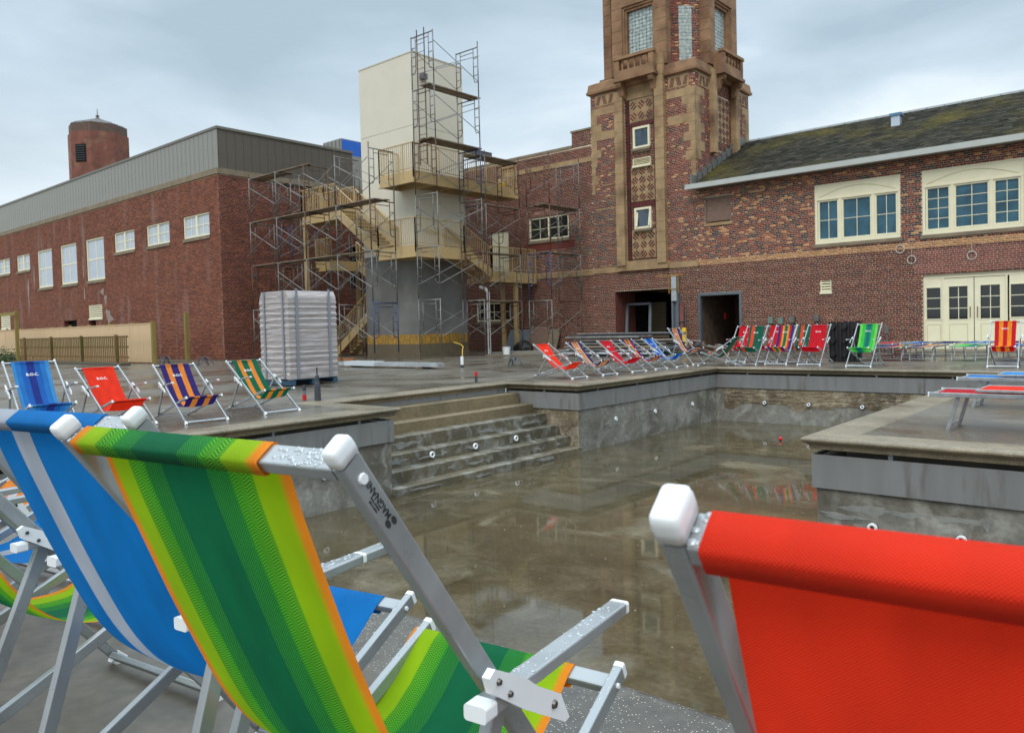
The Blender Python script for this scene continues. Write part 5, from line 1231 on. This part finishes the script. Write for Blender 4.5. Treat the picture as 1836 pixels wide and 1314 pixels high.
bl = [(-6.7,24.6,S_red,'red'),(-5.9,24.65,S_blgrad,'graded blue'),(-5.1,24.7,M_navy,'navy'),(-4.3,24.7,S_bluew,'blue and white'),(-3.5,24.7,S_purp,'purple and orange'),(-2.7,24.7,S_redst,'red and orange')]
for i, (x, y, s, nm) in enumerate(bl): lounger(x,y,0,s,f'{nm} sun lounger in the back row close to the cream doors',GFAR)
lounger(-6.35,21.7,0,M_navy,'navy sun lounger beside the upright black pallet',GFAR)

# ------------------------------------------------------------------ pallet stack
pal = thing('wrapped_pallet', 'tall pallet load in clear stretch wrap standing on the left deck', 'pallet load', (-15.0, 10.1, 0), R(0))
def wrapload():
    b_ = MB(); n = 46; lp = []
    for k in range(n+1):
        z_ = .14+1.92*k/n; tp = 1 if k < n-1 else .96; loop = []; ov = .006*math.sin(k*1.9)+.005*math.sin(k*4.1)
        pts = []
        hx, hy = .56, .62
        if k >= n-3: hx -= .02*(k-(n-4))
        m_ = 9
        for (ax, ay, bx_, by_) in ((-hx,-hy,hx,-hy),(hx,-hy,hx,hy),(hx,hy,-hx,hy),(-hx,hy,-hx,-hy)):
            for i in range(m_): t = i/m_; bow = .012*math.sin(math.pi*t); pts.append((ax+(bx_-ax)*t, ay+(by_-ay)*t, bow))
        for i, (px_, py_, bw_) in enumerate(pts):
            r_ = 1+ov/.6+rng.uniform(-.0035,.0035)*(1 if 0 < k < n else .3)
            loop.append((px_*r_, py_*r_, z_+(.012*math.sin(px_*5+k) if k < n else 0)))
        lp.append(loop)
    return b_.loft(lp)
obj('wrapped_load', wrapload(), M_wrap, pal, local=True, smooth=False)
for dx in (-.36,.36): obj('strap', MB().box(dx-.03,dx+.03,-.645,-.635,.15,2.06), mat('grey_strap', lin(128,132,140), .3), pal, local=True)
for dy in (-.42,.42): obj('strap', MB().box(.575,.585,dy-.03,dy+.03,.15,2.10), mat('grey_strap', lin(128,132,140)), pal, local=True)
M_bluepal = mat('blue_pallet_wood', lin(40,72,92), .7, var=.3, vscale=6)
for dy in (-.55,0,.55): obj('pallet_block', MB().box(-.56,.56,dy-.06,dy+.06,.02,.12), M_bluepal, pal, local=True)
for dx in (-.48,-.16,.16,.48): obj('pallet_board', MB().box(dx-.06,dx+.06,-.6,.6,.12,.14), M_bluepal, pal, local=True)
# ------------------------------------------------------------------ fences, posts, shrub
FY = 14.9; fn = thing('board_fence', 'new pale pine board fence in front of the long brick building', 'fence', (-42, FY, 0))
bd = MB(); bd.box(.011,.135,-.011,.011,.05,1.68); bdm = bd.mesh('board'); bdm.materials.append(M_newwood); fo = wloc(fn)
x = -32.6; k = 0
while x > -56:
    o = link('board', bdm, None, fn); o.location = (x-.146-fo.x, rng.uniform(-.003,.003), rng.uniform(-.006,.006)); x -= .146
b_ = MB(); b_.box(-56,-32.6,FY-.03,FY+.02,1.69,1.725); obj('top_rail', b_, M_newwood, fn); obj('bottom_rail', MB().box(-56,-32.6,FY+.012,FY+.05,.25,.34), M_newwood, fn)
for i in range(10): obj('seam_batten', MB().box(-34.9-i*2.35,-34.86-i*2.35,FY-.022,FY-.0125,.05,1.69), M_newwood, fn); obj('post', MB().box(-34.95-i*2.35,-34.83-i*2.35,FY+.052,FY+.15,0,1.82), M_greenwood, fn)
of = thing('slatted_fence', 'weathered brown slatted fence in front of the new board fence', 'fence', (-38, 13.6, 0)); oo = wloc(of)
sl = MB(); sl.box(0,.095,-.01,.01,.12,1.2); slm = sl.mesh('slat'); slm.materials.append(M_oldwood)
x = -32.2
while x > -44.7: o = link('slat', slm, None, of); o.location = (x-.1-oo.x, 0, rng.uniform(-.01,.01)); x -= .19
for z_ in (.3,.72,1.14): obj('rail', MB().box(-44.8,-32.2,13.612,13.66,z_,z_+.07), M_oldwood, of)
for i in range(4): obj('post', MB().box(-33.1-i*3.6,-33.0-i*3.6,13.48,13.58,0,1.26), M_oldwood, of)
obj('base_board', MB().box(-44.8,-31.9,13.2,13.59,0,.12), mat('dark_timber', lin(84,76,62), .8), of)
def post(x, y, h, lab, cat='post', arm=False):
    r_ = thing('timber_post', lab, cat, (x,y,0)); obj('upright', MB().box(x-.075,x+.075,y-.075,y+.075,0,h), M_greenwood, r_)
    if arm: obj('cross_beam', MB().box(x-6,x+.35,y-.08,y-.076+.15 if False else y+.06,h-.22,h-.06) if False else MB().box(x-6,x+.35,y-.16,y-.08,h-.24,h-.08), M_greenwood, r_)
post(-45.1,13.6,2.65,'green treated post with a cross beam at the left end of the slatted fence',arm=True)
post(-32.35,14.75,1.78,'green treated post at the right end of the board fence')
post(-34.6,17.3,2.2,'lone green treated post standing before the brick wall right of the fence')
def shrub(x, y, label, n=900, rx=1.2, h=.7):
    r_ = thing('shrub', label, 'shrub', (x,y,0)); b_ = MB()
    for i in range(n):
        a = rng.uniform(0,6.28); rr = rng.random()**.5*rx; px_, py_ = math.cos(a)*rr, math.sin(a)*rr*.6; hz = h*(1-(rr/rx)**2*.6)*(.75+.3*math.sin(px_*5)); pz = rng.uniform(.02,max(.06,hz))
        c = Vector((px_,py_,pz)); d = Vector((rng.uniform(-1,1),rng.uniform(-1,1),rng.uniform(.1,1))).normalized(); e_ = d.orthogonal().normalized(); l, w_ = rng.uniform(.06,.12), rng.uniform(.02,.04)
        b_.add([c, c+d*l*.5+e_*w_, c+d*l, c+d*l*.5-e_*w_], [(0,1,2,3)])
    obj('foliage', b_, M_leaf, r_, 'stuff', local=True)
    t = MB()
    for i in range(8): a = rng.uniform(0,6.28); t.cyl((rng.uniform(-.3,.3),rng.uniform(-.2,.2),0),(math.cos(a)*rx*.7,math.sin(a)*rx*.4,h*.7),.012,.005,n=5)
    obj('stem', t, M_oldwood, r_, local=True)
shrub(-46.6,13.3,'low green shrub growing by the fence at the left edge',1600,1.6,.85)
# ------------------------------------------------------------------ site clutter
def stub(x, y, h, r_, mt, label, cap=None, band=None):
    o = thing('stub_pipe', label, 'pipe', (x,y,0), 0, 'pipes standing up from the deck'); obj('pipe', MB().cyl((x,y,0),(x,y,h),r_,n=12), mt, o)
    if cap: obj('cap', MB().cyl((x,y,h),(x,y,h+.09),r_*1.05,n=12), cap, o)
    if band: obj('band', MB().cyl((x,y,.01),(x,y,.10),r_*1.15,n=12), band, o)
M_dpipe = mat('dark_pipe', lin(58,62,66), .5, var=.1)
o = thing('stub_pipe', 'tallest dark pipe with thin upper section rising from the left deck', 'pipe', (-10.98,7.72,0), 0, 'pipes standing up from the deck'); obj('pipe', MB().lathe((-10.98,7.72,0),[(.055,0),(.05,.25),(.042,.3),(.035,.31),(.03,.42),(.014,.44),(.014,.56)],12), M_dpipe, o, smooth=False)
stub(-11.22,7.62,.17,.03,mat('grey_pipe', lin(110,112,116), .5),'short grey pipe with a red band beside the tallest dark pipe',M_dpipe,M_red)
stub(-11.34,11.98,.13,.03,M_dpipe,'short dark pipe with a red top behind the pool steps',M_red)
stub(-15.72,16.04,.34,.045,M_white,'white plastic pipe stub standing on the far left deck',None,M_dpipe)
def bundle(x0, x1, y, label):
    o = thing('stud_bundle', label, 'metal studs', ((x0+x1)/2,y,0))
    for i in range(4): obj('stud', MB().box(x0+i*.1,x1-.15*(i%2),y+i*.10,y+i*.10+.09,.06,.16+.012*(i%2)), M_galv, o)
    obj('wrap_sleeve', MB().box(x0+.3,x0+1.8,y-.01,y+.41,.055,.19), mat('milky_wrap', lin(190,196,200), .3), o)
    for x in (x0+.6,x1-.7): obj('dunnage', MB().box(x-.05,x+.05,y-.15,y+.6,0,.055), M_plank, o)
bundle(-20.7,-16.1,15.4,'bundle of galvanised studs lying on dunnage before the lift shaft')
def loops(x, y, n, label, mt, r_=.35):
    o = thing('hose_coil', label, 'hose', (x,y,0))
    for k in range(n):
        b_ = MB(); a0 = rng.uniform(0,3.1); pts = [(x+(t-.5)*2*r_*math.cos(a0)*(.7+.2*k), y+(t-.5)*2*r_*math.sin(a0)*(.7+.2*k)+k*.08, .02+r_*1.1*math.sin(math.pi*t)) for t in np.linspace(0,1,14)]; b_.path(pts,.018,6); obj('hose', b_, mt, o)
loops(-15.0,17.4,4,'dark looped hoses lying on the deck before the scaffolding',M_rope,.2)
loops(-27.5,14.3,3,'looped hoses on the deck in front of the lone post',M_rope,.28)
loops(-31.2,14.6,3,'dark cable loops on the deck at the end of the board fence',M_rope,.28)
yh = MB(); yh.path([(-17.3,17.3,.72),(-16.8,17.1,.66),(-16.2,16.6,.60),(-15.8,16.15,.54),(-15.72,16.06,.36)],.011,6); base_mesh('yellow_hose', yh, M_yellow, (-15.72,16.05,.34), 'yellow hose dropping into the white pipe stub', 'hose')
pv = MB(); px_, py_ = SX+.35, 24.95; pv.path([(-23.2,24.9,2.95),(-22.95,25.0,2.85),(-22.85,25.05,2.7),(-22.85,25.05,0)],.075,10); base_mesh('downpipe', pv, M_white, (-22.85,25.05,0), 'white plastic downpipe right of the grey lift shaft base', 'pipe')
# pipe and lumber pile
pp = thing('pipe_pile', 'stack of steel pipes and boards on the ground before the dark wide opening', 'pile', (-15.2,24.2,0))
cols = [M_scaf, M_galv, M_scafr, mat('green_pipe', lin(70,98,66), .6, var=.3), M_plank, M_dpipe, M_scaf]
for lay in range(7):
    z_ = .1+lay*.115
    for k in range(9-lay):
        y = 23.5+k*.15+lay*.06+rng.uniform(-.02,.02); x0 = -17.4+rng.uniform(-.4,.4); x1 = x0+rng.uniform(3.2,4.4); r_ = rng.choice((.03,.04,.05))
        obj('pipe', MB().cyl((x0,y,z_),(x1,y+rng.uniform(-.06,.06),z_),r_,n=8), rng.choice(cols), pp)
for x in (-16.6,-14.6): obj('dunnage', MB().box(x-.06,x+.06,23.3,25.0,0,.055), M_plank, pp)
ws = thing('scrap_heap', 'heap of broken boards and rubble beside the shoring post', 'debris', (-13.4,25.6,0))
for i in range(26):
    c = Vector((-13.4+rng.gauss(0,.6),25.6+rng.gauss(0,.35),rng.uniform(.04,.4))); a = rng.uniform(0,3.14); d = Vector((math.cos(a),math.sin(a),rng.uniform(-.25,.25))).normalized()*rng.uniform(.25,.7)
    c.z = max(c.z, abs(d.z)+.05)
    obj('board', MB().tube(c-d,c+d,(0,0,1),rng.uniform(.01,.03),rng.uniform(.04,.09),r=.004,seg=1), rng.choice([M_ply,M_plank,mat('rust_plate', lin(112,66,44), .8, var=.3),M_dpipe]), ws)
sp2 = thing('shoring_post', 'tall grey steel shoring post with yellow clamps between the two openings', 'post', (-14.95,27.3,0))
obj('column', MB().box(-15.1,-15.02,27.2,27.4,0,2.95).box(-14.88,-14.80,27.2,27.4,0,2.95).box(-15.02,-14.88,27.28,27.32,0,2.95), M_greysteel, sp2); obj('splice_plate', MB().box(-15.06,-14.84,27.14,27.19,2.0,2.95), M_galv, sp2); obj('red_panel', MB().box(-14.78,-14.6,27.25,27.3,.6,1.9), mat('primer_red', lin(120,70,64), .7, var=.3), sp2)
obj('clamp_beam', MB().box(-15.75,-14.55,27.12,27.18,2.98,3.03), mat('rusty_yellow', lin(146,104,40), .7, var=.4, vscale=9), sp2); obj('clamp', MB().box(-15.17,-15.13,27.12,27.18,2.3,2.98).box(-14.77,-14.73,27.12,27.18,2.3,2.98).box(-15.17,-14.73,27.08,27.12,2.45,2.48), mat('rusty_yellow', (.3,.15,.03)), sp2)
jk = thing('yellow_tool', 'yellow and black breaker tool propped beside the shoring post', 'tool', (-13.9,26.0,0)); obj('body', MB().tube((-13.9,26.0,.1),(-13.98,26.1,.95),(1,0,0),.07,.06,r=.02), M_yellow, jk); obj('shaft', MB().cyl((-13.98,26.1,.95),(-14.0,26.2,1.75),.03,n=8), M_black, jk); obj('grip', MB().cyl((-14.2,26.1,1.15),(-13.8,26.12,1.2),.03,n=8), M_black, jk)
dfl = thing('steel_doorframe', 'loose grey steel door frame leaning inside the dark wide opening', 'door frame', (-17.4,28.5,0))
for x in (-18.0,-16.85): obj('jamb', MB().tube((x,28.45,.02),(x-.3,29.1,2.0),(1,0,0),.06,.05,r=.006), M_greysteel, dfl)
obj('head', MB().tube((-18.3,29.1,2.0),(-17.15,29.1,2.0),(0,0,1),.05,.05,r=.006), M_greysteel, dfl)
fe = thing('fire_extinguisher', 'small red fire extinguisher on the ground by the scaffolding', 'extinguisher', (-17.6,26.2,0)); obj('cylinder', MB().lathe((-17.6,26.2,0),[(.08,0),(.08,.42),(.05,.5),(.02,.52)],12), M_red, fe, smooth=True); obj('valve', MB().box(-17.66,-17.54,26.17,26.23,.52,.6), M_black, fe)
bp_ = thing('black_pallet', 'black plastic pallet standing on edge behind the red chair', 'pallet', (-6.75,21.25,0))
obj('deck_face', MB().box(-7.08,-6.25,21.2,21.24,.0,1.05), M_black, bp_)
for i in range(9): obj('rib', MB().box(-7.08+i*.1,-7.05+i*.1,21.165,21.199,.0,1.05), mat('black_rib', (.02,.02,.022), .4), bp_)
for i in range(3):
    for j in range(3): obj('foot', MB().cyl((-6.95+i*.29,21.16,.2+j*.36),(-6.95+i*.29,21.08,.2+j*.36),.07,.06,n=10), M_black, bp_)
lp_ = thing('leaning_plywood', 'plywood sheets leaning on the middle brick wall behind the scaffold', 'boards', (-22.6,27.9,0))
for i, (x, w_, h) in enumerate(((-23.6,1.3,1.0),(-22.4,1.1,1.15),(-21.6,.7,1.0))): obj('sheet', MB().tube((x,27.6+i*.06,.02),(x,28.1,h),(1,0,0),w_/2,.01,r=.003,seg=1), [M_greysteel,M_ply,M_plank][i], lp_)
bg_ = thing('rubbish_bag', 'black rubbish bag slumped beside the white downpipe', 'bag', (-22.2,26.6,0)); b_ = MB(); n = 14
b_.loft([[(-22.2+r_*math.cos(2*math.pi*k/n)*(1+.15*math.sin(k*2.3+z_*9)), 26.6+r_*.8*math.sin(2*math.pi*k/n)*(1+.12*math.cos(k*1.7)), z_) for k in range(n)] for r_, z_ in ((.3,0),(.48,.1),(.46,.28),(.3,.45),(.08,.55))]); obj('sack', b_, M_black, bg_, smooth=True)
sk = MB(); sk.box(-22.3,-19.2,24.6,28.1,0,.10); base_mesh('kerb_slab', sk, mat('pale_slab', lin(132,128,118), .8, var=.12, vscale=1), (-20.7,26.3,0), 'raised pale concrete pad under the right end of the scaffolding', 'concrete pad')
tm = MB(); tm.box(-28.5,-24.6,19.0,19.12,.0,.09); base_mesh('timber', tm, mat('orange_timber', lin(150,96,52), .8, var=.2), (-26.5,19.06,0), 'long orange brown timber lying at the foot of the scaffolding', 'timber')
tm = MB(); tm.cyl((-24.1+.9,21.1,zU+.0),(-24.1+.9,21.1,zU+.28),.15,.17,n=14); 
bk_ = thing('bucket', 'yellow bucket on the upper stair landing', 'bucket', (-22.9,26.2,zU)); obj('pail', MB().cyl((-22.9,26.2,zU),(-22.9,26.2,zU+.34),.15,.18,n=14), M_yellow, bk_); obj('lid', MB().cyl((-22.9,26.2,zU+.34),(-22.9,26.2,zU+.37),.19,n=14), M_white, bk_)
bl_ = MB(); bl_.lathe((-6.21,15.6,-1.33),[(.002,0),(.03,.012),(.042,.042),(.03,.072),(.002,.084)],10); base_mesh('red_ball', bl_, M_red, (-6.21,15.6,-1.33), 'small red ball lying on the wet pool floor', 'ball', smooth=True)

# grit and leaf bits washed over the pool floor
gr_ = MB()
for i in range(700):
    x = -8.5+rng.random()*8.5; y = 2.3+rng.random()**1.4*15; r_ = rng.choice((.004,.006,.008,.012)); 
    if x > -2.9 and y > 7.4: continue
    a = rng.uniform(0,6.28); c, s_ = math.cos(a)*r_, math.sin(a)*r_
    gr_.add([(x+c,y+s_,-1.329),(x-s_,y+c,-1.329),(x-c*1.5,y-s_*1.5,-1.329),(x+s_,y-c,-1.329),(x,y,-1.329+r_*.8)], [(0,1,4),(1,2,4),(2,3,4),(3,0,4)])
o = obj('grit', gr_, mat('pale_grit', lin(120,108,86), .9, var=.4, vscale=3), kind='stuff'); tag(o, 'small pale grit scattered over the wet pool floor', 'grit')
# loose boards and tubs at the foot of the scaffolding
for i, (x, y, a, l, mt, lb_) in enumerate(((-24.0,17.9,.1,1.6,M_ply,'short brown board lying on the deck in front of the lift shaft'),(-29.5,17.6,-.2,2.4,M_plank,'grey plank lying on the deck behind the wrapped pallet'),(-20.4,23.6,.7,2.0,M_plank,'weathered plank lying across the foot of the right scaffolding'))):
    b_ = MB(); d = Vector((math.cos(a),math.sin(a),0)); b_.tube(Vector((x,y,.025))-d*l/2, Vector((x,y,.025))+d*l/2, (0,0,1), .02, .12, r=.004, seg=1); base_mesh('board', b_, mt, (x,y,0), lb_, 'board')
for x, y, mt, lb_ in ((-21.3,24.4,M_white,'white tub standing among the scaffolding legs on the right'),(-25.4,18.4,M_dpipe,'dark tub standing at the foot of the scaffolding before the lift shaft')):
    o = thing('tub', lb_, 'tub', (x,y,0)); obj('pail', MB().cyl((x,y,.0),(x,y,.36),.14,.17,n=14), mt, o); obj('rim', MB().cyl((x,y,.34),(x,y,.365),.18,n=14), M_greysteel, o)
sc.render.engine = 'CYCLES'
